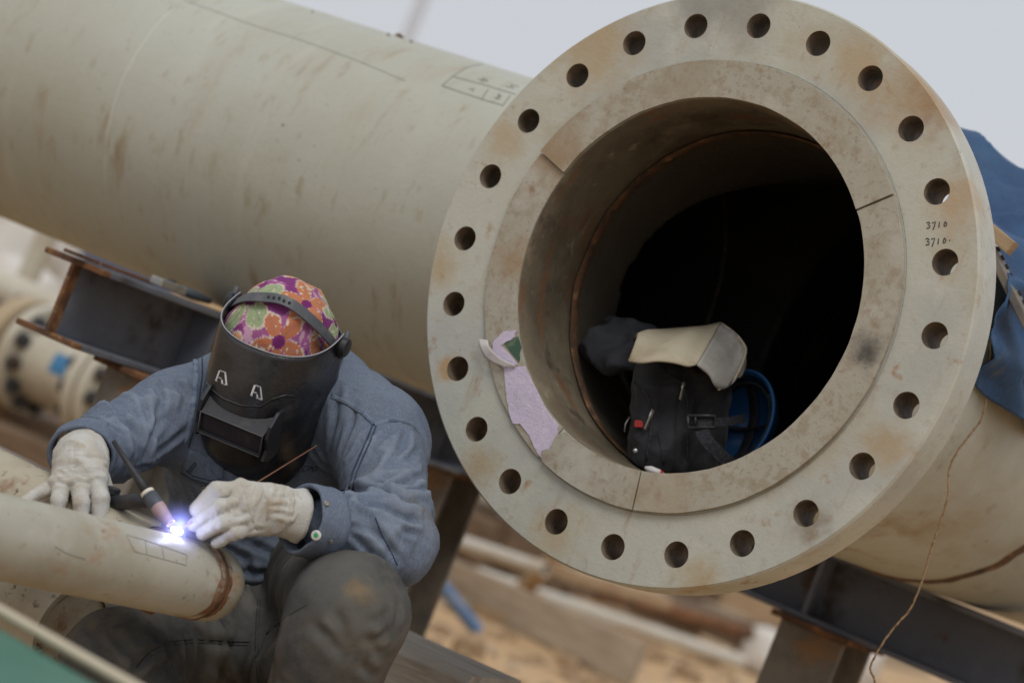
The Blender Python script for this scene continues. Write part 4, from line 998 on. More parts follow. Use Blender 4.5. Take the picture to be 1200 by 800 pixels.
# ---- trousers
tro = [(hL, hR, .115, .115, .05), (hL, kL, .098, .076, .03), (hR, kR, .098, .073, .03), (kL, aL, .074, .060, .03), (kR, aR, .072, .060, .03), (kL, kL+np.array([0, -.004, -.05]), .075, .074, .02),
       (P_(300, 745, 3.86), P_(215, 760, 3.74), .075, .07, .04), (P_(300, 760, 3.84), P_(360, 790, 3.66), .06, .055, .04)]
tseg = [(hL, kL, .09, .04, .012, .3, 1.1, .3), (kL, aL, .07, .045, .010, .0, 1.0, .6), (hR, kR, .09, .05, .016, .1, .9, 1.2), (hR, kR, .08, .035, .011, .6, 1.2, -.5), (kR, aR, .07, .04, .012, -.1, 1, .2),
        (P_(320, 740, 3.8), P_(180, 780, 3.7), .12, .05, .015, -.1, 1.1, -.8)]
A4 = lambda L: cr_(L, 400, 620, 4.445)
tf_ = [(A2(L), w_, a_) for L, w_, a_ in (([(470, 692), (400, 742), (375, 770)], .006, .010), ([(500, 740), (450, 772), (430, 795)], .006, .008), ([(330, 650), (370, 702), (420, 742)], .007, .009), ([(250, 620), (290, 690), (350, 760)], .007, .008), ([(560, 640), (600, 680), (700, 690)], .006, .007), ([(620, 740), (660, 780), (690, 800)], .006, .007), ([(760, 700), (740, 760), (735, 800)], .006, .007), ([(800, 620), (770, 660), (750, 700)], .006, .007))]
tf_ += [(A4(L), w_, a_) for L, w_, a_ in (([(300, 380), (300, 440), (275, 500)], .006, .007), ([(130, 560), (170, 610), (205, 650)], .006, .006), ([(20, 330), (60, 300), (110, 290)], .006, .004), ([(240, 520), (200, 560), (150, 570)], .006, .007), ([(250, 420), (210, 470), (140, 490)], .006, .005), ([(-40, 420), (0, 500), (20, 600)], .007, .007), ([(100, 700), (140, 740), (190, 760)], .006, .007), ([(-150, 500), (-60, 560), (0, 660)], .007, .007))]
tf_ = [(p_, w_, a_*.5) for p_, w_, a_ in tf_]
tseg = [(a, b, r, l, am*.4, t0, t1, sl) for a, b, r, l, am, t0, t1, sl in tseg]
tr = cloth('trousers', tro, .03, .005, TROU, per, tseg, 5, big=.005, bigl=.12, fine=.0006, finel=.018, paths=tf_)
TBV = bvh_of(tr)
def tseam(L, r=.0016, m=SEAMT, off=-.0002): return strokes([dens(L, 5)], TBV, r*.7, off).build('seam', m, tr)
tseam([(302, 702), (300, 730), (299, 760), (302, 798)]); tseam([(305, 702), (303, 730), (302, 760), (305, 798)], .001)
tseam([(298, 752), (260, 750), (225, 748), (195, 752), (172, 766), (160, 782)]); tseam([(298, 756), (260, 754), (226, 752), (198, 756), (176, 769)], .001)
tseam([(312, 742), (335, 722), (360, 708)], .0014)
DUST = mat('ochre_dust', (.26, .165, .07), [((.15, .12, .08), 60, .42, .6)], rough=1)
# boots
BOOT = mat('dark_work_boot', (.055, .045, .038), [((.10, .08, .06), 12, .45, .7)], rough=.7)
for a in (aL, aR):
    f = np.array([-.25, -.97, 0]); f /= np.linalg.norm(f)
    fn, lo, hi = cones([(a+zz*.06, a-zz*.03, .052, .05), (a-zz*.055-f*.04, a-zz*.055+f*.05, .042, .045), (a-zz*.06+f*.05, a-zz*.062+f*.15, .045, .036)], .025)
    V, F = nets(lambda P: np.maximum(fn(P), .004-P[..., 2]), lo, hi, .007); mesh('boot', relax(V, F, 1), F, BOOT, per)

# ---- gloves
B2 = lambda L: cr_(L, 180, 540, 5.0); B1 = lambda L: cr_(L, 0, 500, 5.715)
GP = {11: [(B2(L), w_, a_*.5) for L, w_, a_ in (([(500, 110), (530, 180), (545, 260)], .003, .002), ([(640, 150), (655, 250), (665, 340), (650, 410)], .003, .0035), ([(400, 230), (440, 215), (480, 160)], .0035, .004), ([(430, 290), (500, 260), (530, 210)], .0035, .004), ([(470, 330), (520, 320), (560, 300)], .003, .003), ([(670, 260), (740, 265), (800, 280)], .003, .003), ([(680, 300), (760, 310), (830, 330)], .003, .003), ([(760, 180), (790, 240), (780, 320)], .003, .003), ([(690, 220), (760, 215), (840, 215)], .003, .0025), ([(560, 420), (600, 400), (640, 405)], .003, .003), ([(820, 190), (850, 260), (840, 350)], .003, .003))],
      23: [(B1(L), w_, a_*.4) for L, w_, a_ in (([(500, 130), (500, 220), (505, 300)], .003, .002), ([(390, 210), (500, 195), (640, 215), (735, 240)], .003, .0025), ([(370, 330), (440, 310), (560, 320), (700, 300)], .004, .0035), ([(460, 410), (520, 370), (600, 390)], .003, .004), ([(340, 400), (380, 370), (440, 400)], .003, .0035), ([(600, 380), (650, 350), (710, 380)], .003, .0035), ([(650, 230), (690, 270), (735, 290)], .003, .003), ([(380, 270), (480, 260), (560, 270)], .003, .002))]}
def glove(name, prims, seed, segs=(), k=.002, h=.0021):
    segs = [(a, b, r, l, am*.55, t0, t1, sl) for a, b, r, l, am, t0, t1, sl in segs]
    return cloth(name, prims, k, h, LEATHER, per, segs, seed, big=.0014, bigl=.03, fine=.0004, finel=.008, it=1, paths=GP.get(seed, ()))
w0 = P_(316, 596, 3.47)
def F3(*pts): return [P_(x, y, s) for x, y, s in pts]
gl = [(P_(336, 601, 3.482), w0, .034, .030, .012), (w0, P_(296, 590, 3.455), .030, .030, .012),
      (P_(306, 588, 3.458), P_(282, 577, 3.44), .026, .017, .012), (P_(306, 594, 3.455), P_(284, 590, 3.435), .026, .017, .01), (P_(306, 602, 3.455), P_(289, 604, 3.435), .025, .016, .01), (P_(308, 610, 3.46), P_(294, 616, 3.442), .022, .015, .01)]
for a, b, c, r in (((282, 576, 3.44), (254, 574, 3.425), (231, 596, 3.425), .0128), ((284, 589, 3.432), (256, 594, 3.412), (227, 615, 3.42), .0104), ((289, 604, 3.43), (261, 612, 3.41), (237, 626, 3.418), .0101), ((294, 617, 3.438), (273, 624, 3.418), (254, 635, 3.425), .0098)):
    A, B, C = F3(a, b, c); gl += [(A, B, r*1.08, r), (B, C, r, r*.82, .004)]
th = F3((290, 610, 3.50), (262, 606, 3.49), (240, 606, 3.47)); gl += [(th[0], th[1], .018, .014, .01), (th[1], th[2], .014, .011, .004)]
gsegs = [(P_(356, 606, 3.49), w0, .033, .012, .008, -.1, .9, .5), (w0, P_(270, 590, 3.44), .03, .016, .006, -.1, 1.2, .8)]
for a, b in (((282, 576, 3.44), (240, 590, 3.425)), ((284, 589, 3.432), (240, 608, 3.415)), ((289, 604, 3.43), (245, 622, 3.415)), ((294, 617, 3.438), (262, 632, 3.42))): gsegs.append((P_(*a), P_(*b), .013, .011, .0035, 0, 1, .3))
g1 = glove('glove', gl, 11, gsegs)
ringband('glove_cuff', P_(341, 602, 3.484), P_(358, 607, 3.495)-P_(318, 597, 3.47), .031, .037, .030, LEATHER, g1, 3, wob=.006)
w1 = P_(95, 538, 3.54)
gr_ = [(P_(97, 526, 3.575), w1, .033, .035, .01), (w1, P_(93, 556, 3.51), .035, .034, .014),
       (P_(84, 552, 3.51), P_(68, 567, 3.485), .024, .015, .01), (P_(88, 550, 3.505), P_(74, 567, 3.48), .024, .016, .01), (P_(96, 550, 3.50), P_(94, 566, 3.475), .026, .016, .01), (P_(104, 549, 3.50), P_(113, 563, 3.478), .025, .0155, .01)]
for a, b, c, r in (((66, 569, 3.485), (43, 578, 3.47), (22, 592, 3.45), .0092), ((72, 568, 3.478), (69, 586, 3.452), (66, 614, 3.45), .0106), ((94, 567, 3.472), (95, 588, 3.445), (96, 618, 3.445), .0112), ((114, 564, 3.478), (118, 584, 3.452), (116, 618, 3.45), .0115)):
    A, B, C = F3(a, b, c); gr_ += [(A, B, r*1.05, r), (B, C, r, r*.85, .004)]
th = F3((114, 560, 3.52), (122, 580, 3.52), (123, 602, 3.50)); gr_ += [(th[0], th[1], .016, .0135, .01), (th[1], th[2], .0135, .011, .004)]
gsegs = [(P_(97, 522, 3.575), w1, .034, .013, .007, -.1, 1, .4), (w1, P_(93, 566, 3.48), .034, .016, .006, 0, 1.1, .9)]
for a, b in (((72, 568, 3.478), (66, 606, 3.45)), ((94, 567, 3.472), (96, 606, 3.445)), ((114, 564, 3.478), (116, 606, 3.45))): gsegs.append((P_(*a), P_(*b), .013, .012, .003, 0, 1, .3))
g2 = glove('glove', gr_, 23, gsegs)
for gg, LL in ((g1, [[(280, 561), (288, 578), (292, 598), (302, 622)], [(307, 566), (312, 585), (313, 610)], [(300, 568), (296, 578), (285, 585)]]), (g2, [[(88, 522), (87, 536), (86, 542)], [(68, 560), (90, 556), (118, 559)], [(66, 550), (90, 546), (124, 549)]])):
    GB = bvh_of(gg)
    for L in LL: strokes([dens(L, 5)], GB, .0006, -.0002).build('seam', mat('glove_stitching', (.40, .38, .33), rough=.9) if 'glove_stitching' not in bpy.data.materials else bpy.data.materials['glove_stitching'], gg)

# ---- printed head scarf
CAPM = bpy.data.materials.new('floral_print_cloth'); CAPM.use_nodes = True
nd = CAPM.node_tree.nodes; lk = CAPM.node_tree.links; b_ = nd['Principled BSDF']; b_.inputs['Roughness'].default_value = .88; b_.inputs['Specular IOR Level'].default_value = .15
at_ = nd.new('ShaderNodeAttribute'); at_.attribute_name = 'print'; lk.new(at_.outputs['Color'], b_.inputs['Base Color'])
tc = nd.new('ShaderNodeTexCoord'); prv = None
for sc2, st2 in ((420, .35), (45, .5)):
    n2 = nd.new('ShaderNodeTexNoise'); n2.inputs['Scale'].default_value = sc2; lk.new(tc.outputs['Object'], n2.inputs['Vector'])
    bp = nd.new('ShaderNodeBump'); bp.inputs['Strength'].default_value = st2; bp.inputs['Distance'].default_value = .003; lk.new(n2.outputs['Fac'], bp.inputs['Height'])
    if prv: lk.new(prv, bp.inputs['Normal'])
    prv = bp.outputs[0]
lk.new(prv, b_.inputs['Normal'])
def cap_fn(P):
    d = sd_ell(P, hc+mv*.006+mf*.006-mu*.004, (.083, .110, .109), HA)
    q = (P-hc)@mv; f = (P-hc)@mf
    return np.maximum(d, -(q+.042-f*.42))
V, F = nets(cap_fn, hc-.16, hc+.16, .0026); V = relax(V, F, 3); N = normals(V, F)
fold = (1-np.abs(2*vnoise(np.stack([(V-hc)@mu/.03, (V-hc)@mf/.07, (V-hc)@mv/.05], 1), 12)-1))**2
V = V+N*((fbm(V/.03, 31, 2)-.5)*.007+.004*(fold-.3))[:, None]
cp = mesh('head_scarf', V, F, CAPM, per)
# printed flowers: petals round scattered centres
U = np.stack([(V-hc)@mu/.081, (V-hc)@mf/.101, (V-hc)@mv/.11], 1); U /= np.linalg.norm(U, axis=1, keepdims=True)
U = U+.05*(np.stack([fbm(V/.02, 51, 2), fbm(V/.02, 52, 2), fbm(V/.02, 53, 2)], 1)-.5)
gi = np.arange(17); gz = 1-2*(gi+.5)/17; ga_ = gi*2.399963; Cn = np.stack([np.sqrt(1-gz**2)*np.cos(ga_), np.sqrt(1-gz**2)*np.sin(ga_), gz], 1)
rr_ = np.random.RandomState(4); Cn = Cn+rr_.randn(17, 3)*.14; Cn /= np.linalg.norm(Cn, axis=1, keepdims=True)
col = np.tile(np.array([.30, .095, .225]), (len(V), 1)); sw = vnoise(V/.006, 61); col = np.where((sw > .66)[:, None], np.array([.47, .28, .38]), col); col = np.where((vnoise(V/.018, 63) > .62)[:, None], np.array([.19, .04, .16]), col)
for i in range(17):
    c = Cn[i]; a1 = np.cross(c, [.3, .2, 1]); a1 /= np.linalg.norm(a1); a2 = np.cross(c, a1)
    x, y = U@a1, U@a2; r_ = np.hypot(x, y); th_ = np.arctan2(y, x); fr = U@c > 0
    npet = (5, 4, 6)[i % 3]; pe_ = np.abs(np.cos(npet*th_/2+i)); lim = (.44+.10*rr_.rand())*pe_**.6
    base = [(.47, .18, .085), (.29, .35, .20), (.50, .24, .12), (.44, .155, .08)][i % 4]
    inn_ = fr & (r_ < lim); edge = inn_ & (r_ > lim-.03); core = fr & (r_ < .09)
    veins = inn_ & (np.abs(np.sin(npet*th_/2+i)) < .10) & (r_ < lim*.8)
    col[inn_] = base; col[veins] = np.array(base)*.62+.06; col[edge] = (.55, .47, .40)
    dots = inn_ & (vnoise(V/.0042, 80+i) > .80); col[dots] = (.58, .52, .40); col[core] = (.16, .025, .13)
at2 = cp.data.attributes.new('print', 'FLOAT_COLOR', 'POINT'); at2.data.foreach_set('color', np.concatenate([col, np.ones((len(V), 1))], 1).astype(np.float32).reshape(-1))

# ---- face shield
MASK = mat('scuffed_black_shield', (.013, .0135, .016), [((.045, .045, .048), 10, .45, .70, ONE, .8), ((.075, .072, .068), 22, .60, .76, ONE, .6), ((.05, .038, .028), 9, .58, .74, ONE, .7), ((.16, .155, .145), 95, .71, .78, ONE, .6)], rough=.33, rvar=.14, bump=[(16, .15, ONE), (120, .2, ONE)], spec=.5,
           spots=[(tuple(W(344, 486, 3.66)-np.array(TBASE)), .022, (.11, .085, .06), .75, 60), (tuple(W(330, 520, 3.66)-np.array(TBASE)), .02, (.075, .06, .045), .6, 70), (tuple(W(372, 440, 3.68)-np.array(TBASE)), .03, (.06, .058, .055), .6, 60)])
BLK = mat('black_plastic', (.02, .021, .024), [((.045, .045, .045), 25, .52, .72)], rough=.45, bump=[(60, .15, ONE)])
GREYB = mat('grey_headband', (.075, .08, .09), [((.12, .12, .125), 30, .5, .7)], rough=.5)
GLASS = mat('dark_welding_glass', (.03, .028, .036), [((.055, .05, .06), 30, .45, .7)], rough=.25, spec=.12)
WHITEM = mat('white_print', (.62, .62, .64), [((.4, .4, .42), 120, .55, .65)], rough=.6)
STEELB = mat('bright_worn_edge', (.30, .30, .32), rough=.45)
mc = hc+mf*.010-mv*.060+mu*.008                           # shield origin, level with the mouth
def shield(th_, t, off=0.0):
    """th_ in [-1,1] round the face, t in [0,1] from chin to brow"""
    a = th_*R(100)
    Wd = (.077+.011*min(1, t*1.7)**.7)+off; D = (.084+.050*math.sin((.10+t*.85)*PI))+off
    s_, c_ = math.sin(a), math.cos(a)
    x = Wd*np.sign(s_)*abs(s_)**.86; y = D*(np.sign(c_)*abs(c_)**.80)
    low = -.128+.060*abs(th_)**2.2; top = .128+.004*abs(th_)**1.7
    z = low+(top-low)*t
    y -= .040*max(0, .30-t)**1.25*3.2*max(c_, 0)
    return mc+mu*x+mf*(y+.012)+mv*z
nu, nv_ = 64, 34
V = [shield(-1+2*i/nu, j/nv_) for j in range(nv_+1) for i in range(nu+1)]
F = [(j*(nu+1)+i, j*(nu+1)+i+1, (j+1)*(nu+1)+i+1, (j+1)*(nu+1)+i) for j in range(nv_) for i in range(nu)]
# chin plate closing the bottom
st = len(V)
for j in range(1, 5):
    for i in range(nu+1):
        p = shield(-1+2*i/nu, 0); c_ = mc-mv*.108+mf*.02; k = 1-.16*j; V.append(c_+(p-c_)*np.array([k]*3)-mv*.004*j*(1-abs(-1+2*i/nu)))
for j in range(4):
    r0 = (lambda i: i) if j == 0 else (lambda i, j=j: st+(j-1)*(nu+1)+i)
    for i in range(nu): F.append((st+j*(nu+1)+i, st+j*(nu+1)+i+1, r0(i+1), r0(i)))
ms = mesh('welding_mask', V, F, MASK, per); sd_ = ms.modifiers.new('thickness', 'SOLIDIFY'); sd_.thickness = .003; sd_.offset = -1
MB().tube([shield(-1+2*i/nu, 1) for i in range(nu+1)], .0011, 6).build('rim', STEELB, ms)
MBV = bvh_of(ms)
# window housing
def ml(x, y, z): return mc+mu*x+mf*y+mv*z
hz = .004; hw, hh_, y0, y1 = .051, .026, .095, .158
ww = [(-hw-.006, hh_+.010), (hw+.006, hh_+.010), (hw+.006, -hh_-.004), (-hw-.006, -hh_-.004)]
mb = MB()
xo_ = .006
outer = [ml(x+xo_, y0, hz+z) for x, z in ((-.058, .046), (.058, .046), (.060, -.026), (-.060, -.026))]
front = [ml(x+xo_, y1, hz+z) for x, z in ((-hw, .022), (hw, .022), (hw, -.014), (-hw, -.014))]
inn = [ml(x+xo_, y1, hz+z) for x, z in ((-hw+.003, .019), (hw-.003, .019), (hw-.003, -.011), (-hw+.003, -.011))]
rec = [p-mf*.006 for p in inn]
mb.add(outer+front+inn+rec, [(0, 1, 5, 4), (1, 2, 6, 5), (2, 3, 7, 6), (3, 0, 4, 7), (4, 5, 9, 8), (5, 6, 10, 9), (6, 7, 11, 10), (7, 4, 8, 11), (8, 9, 13, 12), (9, 10, 14, 13), (10, 11, 15, 14), (11, 8, 12, 15)])
lh = mb.build('lens_housing', BLK, ms, smooth=False, bevel=.0025)
MB().add([p+mf*.0015 for p in rec], [(0, 1, 2, 3)]).build('lens', GLASS, ms, smooth=False)
MB().tube(front+[front[0]], .0006, 5).build('lens_rim', mat('grey_worn_edge', (.15, .15, .16), rough=.45), ms)
for s in (-1, 1):
    pr = [(.100, .044), (.128, .050), (.150, .036), (.156, .018), (.150, -.004), (.158, -.020), (.138, -.030), (.100, -.030)]
    MB().prism([ml(xo_+s*.0535, y_, hz+z_) for y_, z_ in pr], mu*s*.0055).build('housing_lug', BLK, ms, smooth=False, bevel=.001)
strokes([dens([(241, 447), (250, 458), (262, 467), (282, 475), (306, 476), (318, 468), (334, 463), (346, 464)], 5)], MBV, .0016, .0).build('visor_edge', MASK, ms)
# printed emblem, twice: a stencilled letter with its square bracket
def emb(cx_, cy_, s, tilt=.40):
    def T(x, y): return (cx_+s*(x+.10*y), cy_+s*(y+tilt*x*.9))
    Ls = [[(-.9, .75), (-.55, .75)], [(-.75, .75), (-.05, -.95)], [(-.35, .15), (.12, .15)], [(.0, -.95), (.72, -.95), (.72, .85), (.30, .85)], [(.12, .30), (.12, .85), (-.05, .85)]]
    return [dens([T(*p) for p in L], 4) for L in Ls]
for c_ in ((259, 442), (300, 459)):
    mb = MB()
    for L in emb(*c_, 8.2):
        pts = [q for q in (snap(x, y, MBV, .0004) for x, y in L) if q is not None]; V = []
        for i, p in enumerate(pts):
            t_ = pts[min(i+1, len(pts)-1)]-pts[max(i-1, 0)]; t_ /= np.linalg.norm(t_)+1e-9; v_ = mf; s_ = np.cross(t_, v_); s_ /= np.linalg.norm(s_); V += [p-s_*.0016, p+s_*.0016]
        mb.add(V, [(2*i, 2*i+1, 2*i+3, 2*i+2) for i in range(len(pts)-1)])
    mb.build('printed_emblem', WHITEM, ms, smooth=False)
# headgear: brow band, crown strap, side pivots
def band(pts, wd, th_, name, m, nrm):
    pts = spline(pts, 8); V = []; n = len(pts)
    for i, p in enumerate(pts):
        t_ = pts[min(i+1, n-1)]-pts[max(i-1, 0)]; t_ /= np.linalg.norm(t_); o = p-nrm; o = o-t_*(o@t_); o /= np.linalg.norm(o); s_ = np.cross(t_, o)
        for a, h in ((-1, 0), (-1, th_), (1, th_), (1, 0)): V.append(p+s_*a*wd/2+o*h)
    return MB().add(V, [(i*4+k, i*4+(k+1) % 4, (i+1)*4+(k+1) % 4, (i+1)*4+k) for i in range(n-1) for k in range(4)]).build(name, m, ms, flat_angle=40)
def on_head(a, up, r=1.06):
    """a: angle round the head from the brow towards the person's left; up: height angle"""
    d = mu*math.sin(a)*math.cos(up)*.084+mf*math.cos(a)*math.cos(up)*.104+mv*math.sin(up)*.120
    return hc+mv*.006-mf*.002+d*r
band([on_head(R(a), R(u)) for a, u in ((-100, 4), (-80, 22), (-50, 46), (-20, 58), (10, 62), (40, 57), (70, 38), (92, 14), (102, -2))], .017, .0022, 'headband', GREYB, hc)
hb_ = [o for o in ms.children if o.name.startswith('headband')][0]; HBV = bvh_of(hb_)
for a in (-12, -2, 8, 18, 28):
    p = on_head(R(a), R(62-abs(a-8)*.12), 1.093); o_ = (p-hc)/np.linalg.norm(p-hc)
    MB().lathe([(-.001, .0001), (.0012, .0022), (.0014, .0001)], p, o_, 10).build('band_hole', BLK, ms)
band([on_head(R(a), R(u), 1.05) for a, u in ((-100, 0), (-130, 2), (180, 4), (130, 2), (100, 0))], .02, .002, 'rear_band', GREYB, hc)
for s in (-1, 1):
    p = shield(s*.94, .93); d_ = mu*s
    kb_ = MB().lathe([(-.004, .0001), (-.004, .012), (.002, .0125), (.004, .010), (.004, .015), (.012, .0145), (.014, .012), (.015, .0001)], p, d_, 20).build('knob', BLK, ms, flat_angle=40)
    MB().tube([p-mv*.02+d_*.004, p+d_*.007, p+mv*.022-mf*.01+d_*.005], .004, 8).build('pivot_arm', GREYB, ms)
# ------------------------------------------------------------------ torch, filler rod and arc
for o_ in TA.children:
    if o_.name.split('.')[0] in ('pipe_body', 'heat_band', 'end_cap'):
        ap = snap(207, 630, bvh_of(o_), .001)
        if ap is not None: break
sA = float(np.array(ap-CAMP)@MC[:, 2]); print('ARC', ap, sA)
arc = W(208, 622, sA-.004)
TBK = mat('black_rubber', (.025, .026, .03), [((.055, .055, .06), 30, .5, .72)], rough=.55, bump=[(80, .2, ONE)])
TGR = mat('slate_torch_body', (.055, .065, .085), [((.09, .095, .11), 25, .5, .7)], rough=.5)
TPK = mat('pink_ceramic_cup', (.36, .25, .24), [((.18, .13, .15), 30, .48, .7)], rough=.5)
TWH = mat('white_insulator', (.62, .58, .50), rough=.55)
hd = W(176, 582, sA+.018); tp = W(133, 517, sA+.05); ce = W(200, 613, sA+.002)
to = thing('welding_torch', 'black welding torch in the welder\'s hand, its tip in the bright arc', 'torch', hd)
ta = hd-tp; ta /= np.linalg.norm(ta)
MB().tube([tp, tp+(hd-tp)*.35, tp+(hd-tp)*.7, tp+(hd-tp)*.93], [.0034, .0042, .0056, .0075], 14).build('back_cap', TBK, to)
MB().lathe([(-.003, .006), (-.003, .0098), (.0015, .0100), (.002, .006)], hd-ta*.006, ta, 24).build('ring', TWH, to, flat_angle=40)
dc = ce-hd; L_ = np.linalg.norm(dc); dc /= L_
MB().lathe([(-.003, .008), (.0, .0112), (.016, .0112), (.017, .0098)], hd, dc, 24).build('torch_head', TGR, to, flat_angle=50)
MB().lathe([(.016, .0102), (.022, .0104), (L_*.62, .0092), (L_, .0068), (L_, .0054), (L_*.8, .0054)], hd, dc, 24).build('gas_cup', TPK, to, flat_angle=60)
MB().tube([ce-dc*.01, arc-dc*.003], [.0013, .0005], 8).build('tungsten', mat('tungsten_tip', (.3, .3, .32), rough=.3, metal=.9), to)
hp_ = [W(178, 588, sA+.018), W(160, 587, sA+.035), W(141, 589, sA+.075), W(118, 593, sA+.125), W(85, 612, sA+.17)]
MB().tube(spline(hp_, 6), [.0085]*5+[.0105]*8+[.0125]*12, 16).build('handle', TBK, to)
kp = W(131, 578, sA+.088); ku = np.array([.1, 0, 1]); ku /= np.linalg.norm(ku)
mb = MB(); n = 28; V = []
for j, (h_, r_) in enumerate(((0, .0078), (.002, .0092), (.0095, .0092), (.0115, .0078), (.0117, .0001))):
    for i in range(n):
        a = 2*PI*i/n; rr = r_*(1.06 if (i % 2 and 0 < j < 3) else 1); V.append(kp+ku*(h_-.002)+rr*np.array([math.cos(a), math.sin(a), 0]))
mb.add(V, [(j*n+i, j*n+(i+1) % n, (j+1)*n+(i+1) % n, (j+1)*n+i) for j in range(4) for i in range(n)]).build('valve_knob', TBK, to, smooth=False)
hz_ = [hp_[-1], W(40, 650, sA+.2), W(-60, 690, sA+.27), W(-180, 640, sA+.3)]
MB().tube(spline(hz_, 8), .0085, 12).build('hose', TBK, to)
COPPER = mat('copper_filler_wire', (.42, .21, .13), rough=.4, metal=.6)
r0_, r1_ = W(217, 616, sA+.008), W(371, 522, sA+.285)
tag(MB().tube([r0_, (r0_+r1_)/2+np.array([0, 0, -.001]), r1_], .0011, 8).build('filler_rod', COPPER), 'thin copper filler rod held in the welder\'s gloved hand, pointing at the arc', 'welding rod')
# the arc itself: the one lit thing in the picture
EM = bpy.data.materials.new('white_hot_arc'); EM.use_nodes = True; b_ = EM.node_tree.nodes['Principled BSDF']
b_.inputs['Emission Color'].default_value = (.80, .82, 1, 1); b_.inputs['Emission Strength'].default_value = 40; b_.inputs['Base Color'].default_value = (1, 1, 1, 1)
rng = random.Random(2); bm = bmesh.new(); bmesh.ops.create_icosphere(bm, subdivisions=3, radius=1)
V = np.array([v.co for v in bm.verts]); F = [tuple(v.index for v in f.verts) for f in bm.faces]; bm.free()
k_ = 1+1.3*(fbm(V*1.9, 4, 2)-.5)[:, None]; Vw = V*k_*np.array([.0060, .0080, .0036])
tag(mesh('welding_arc', Vw+arc, F, EM), 'blinding white blue welding arc between torch tip and small pipe', 'welding arc')
pl_ = bpy.data.lights.new('arc_light', 'POINT'); pl_.energy = .065; pl_.color = (.45, .50, 1.0); pl_.shadow_soft_size = .006
po = bpy.data.objects.new('arc_light', pl_); COL.objects.link(po); po.location = tuple(arc+(CAMP-arc)/np.linalg.norm(CAMP-arc)*.012+np.array([0, 0, .012]))
# thin fume volume added round the arc to show its halo
ARC_HALO = bpy.data.materials.new('arc_glow_halo'); ARC_HALO.use_nodes = True; nd = ARC_HALO.node_tree.nodes; nd.remove(nd['Principled BSDF'])
pv = nd.new('ShaderNodeVolumePrincipled'); pv.inputs['Color'].default_value = (.5, .52, 1, 1)
tc = nd.new('ShaderNodeTexCoord'); ln_ = nd.new('ShaderNodeVectorMath'); ln_.operation = 'LENGTH'; ARC_HALO.node_tree.links.new(tc.outputs['Object'], ln_.inputs[0])
mr = nd.new('ShaderNodeMapRange'); mr.interpolation_type = 'SMOOTHERSTEP'; mr.inputs['From Min'].default_value = .05; mr.inputs['From Max'].default_value = .0; mr.inputs['To Max'].default_value = 16
ARC_HALO.node_tree.links.new(ln_.outputs['Value'], mr.inputs['Value']); ARC_HALO.node_tree.links.new(mr.outputs[0], pv.inputs['Density'])
ARC_HALO.node_tree.links.new(pv.outputs[0], nd['Material Output'].inputs['Volume'])
fu = mesh('arc_glow_halo', V*.08+arc, F, ARC_HALO, loc=arc); fu['kind'] = 'stuff'; fu['label'] = 'thin bluish fume volume added around the welding arc'; fu['category'] = 'glow'

# ------------------------------------------------------------------ bag and clothes stowed in the pipe mouth
NYL = mat('black_nylon', (.016, .017, .021), [((.032, .034, .040), 14, .45, .7), ((.05, .048, .045), 30, .62, .78)], rough=.75, bump=[(60, .3, ONE), (300, .3, ONE)], sheen=.1)
WEB = mat('black_webbing', (.02, .021, .026), [((.04, .042, .048), 200, .45, .6)], rough=.8, bump=[(250, .4, ONE)])
ZIPM = mat('bright_zip_pull', (.55, .54, .52), rough=.3, metal=.6)
REDT = mat('red_tag', (.38, .025, .02), rough=.6)
sB = 3.97
bc = W(796, 492, sB); bu = -MC[:, 1]*.9+np.array([0, .12, .1]); bu /= np.linalg.norm(bu); br_ = MC[:, 0]-bu*(MC[:, 0]@bu); br_ /= np.linalg.norm(br_); bf = np.cross(br_, bu); bf = bf if bf@(CAMP-bc) > 0 else -bf
BA = np.stack([br_, bf, bu]); fl_ = ZC-RI
bag = thing('backpack', 'small black backpack with silver zip pulls sitting inside the flanged pipe mouth', 'backpack', (bc[0], bc[1], fl_+.012))
def bagfn(P):
    d = sd_box(P, bc-bu*.004, (.074, .052, .098), BA, .035)
    d = smin(d, sd_box(P, bc-br_*.028+bf*.035-bu*.012, (.042, .032, .078), BA, .026), .012)
    d = smin(d, sd_rc(P, bc+br_*.02+bu*.088, bc-br_*.05+bu*.075, .03, .024), .02)
    rr = np.hypot(P[..., 0], P[..., 2]-ZC)
    return np.maximum(d, rr-(RI-.003))
V, F = nets(bagfn, bc-.17, bc+.17, .0045); V = relax(V, F, 2); N = normals(V, F)
D = .010*(fbm(V/.05, 3, 2)-.5)*2+.009*((1-np.abs(2*vnoise(V/np.array([.03, .03, .045])+.7*fbm(V/.03, 12, 2)[:, None], 8)-1))**1.6-.4)-.004*np.exp(-((((V-bc)@br_)+.005)/.004)**2)
rr = np.hypot(V[:, 0], V[:, 2]-ZC); D = np.minimum(D, np.maximum(RI-.003-rr, -.002))
mesh('bag_body', relax(V+N*D[:, None], F, 1), F, NYL, bag); BB = bvh_of([o for o in bag.children][0])
def bs(L, r=.0012, m=WEB, nm='zip', off=.0006): return strokes([dens(L, 5)], BB, r, off).build(nm, m, bag)
bs([(744, 448), (758, 462), (765, 482), (762, 510), (757, 540)], .0024); bs([(778, 436), (800, 450), (806, 470), (804, 500), (806, 540)], .0024)
bs([(770, 470), (772, 510), (778, 545)], .0012, nm='seam')
def pull(a, b, nm='zip_pull'):
    p, q = snap(*a, BB, .004), snap(*b, BB, .006)
    if p is None or q is None: return
    t_ = (q-p)/np.linalg.norm(q-p); mb = MB(); mb.tube([p, p+(q-p)*.35, p+(q-p)*.4, q], [.005, .005, .0034, .0042], 8, flat=.45)
    mb.build(nm, ZIPM, bag); 
pull((801, 450), (798, 467)); pull((765, 481), (758, 502))
p = snap(750, 496, BB, .003)
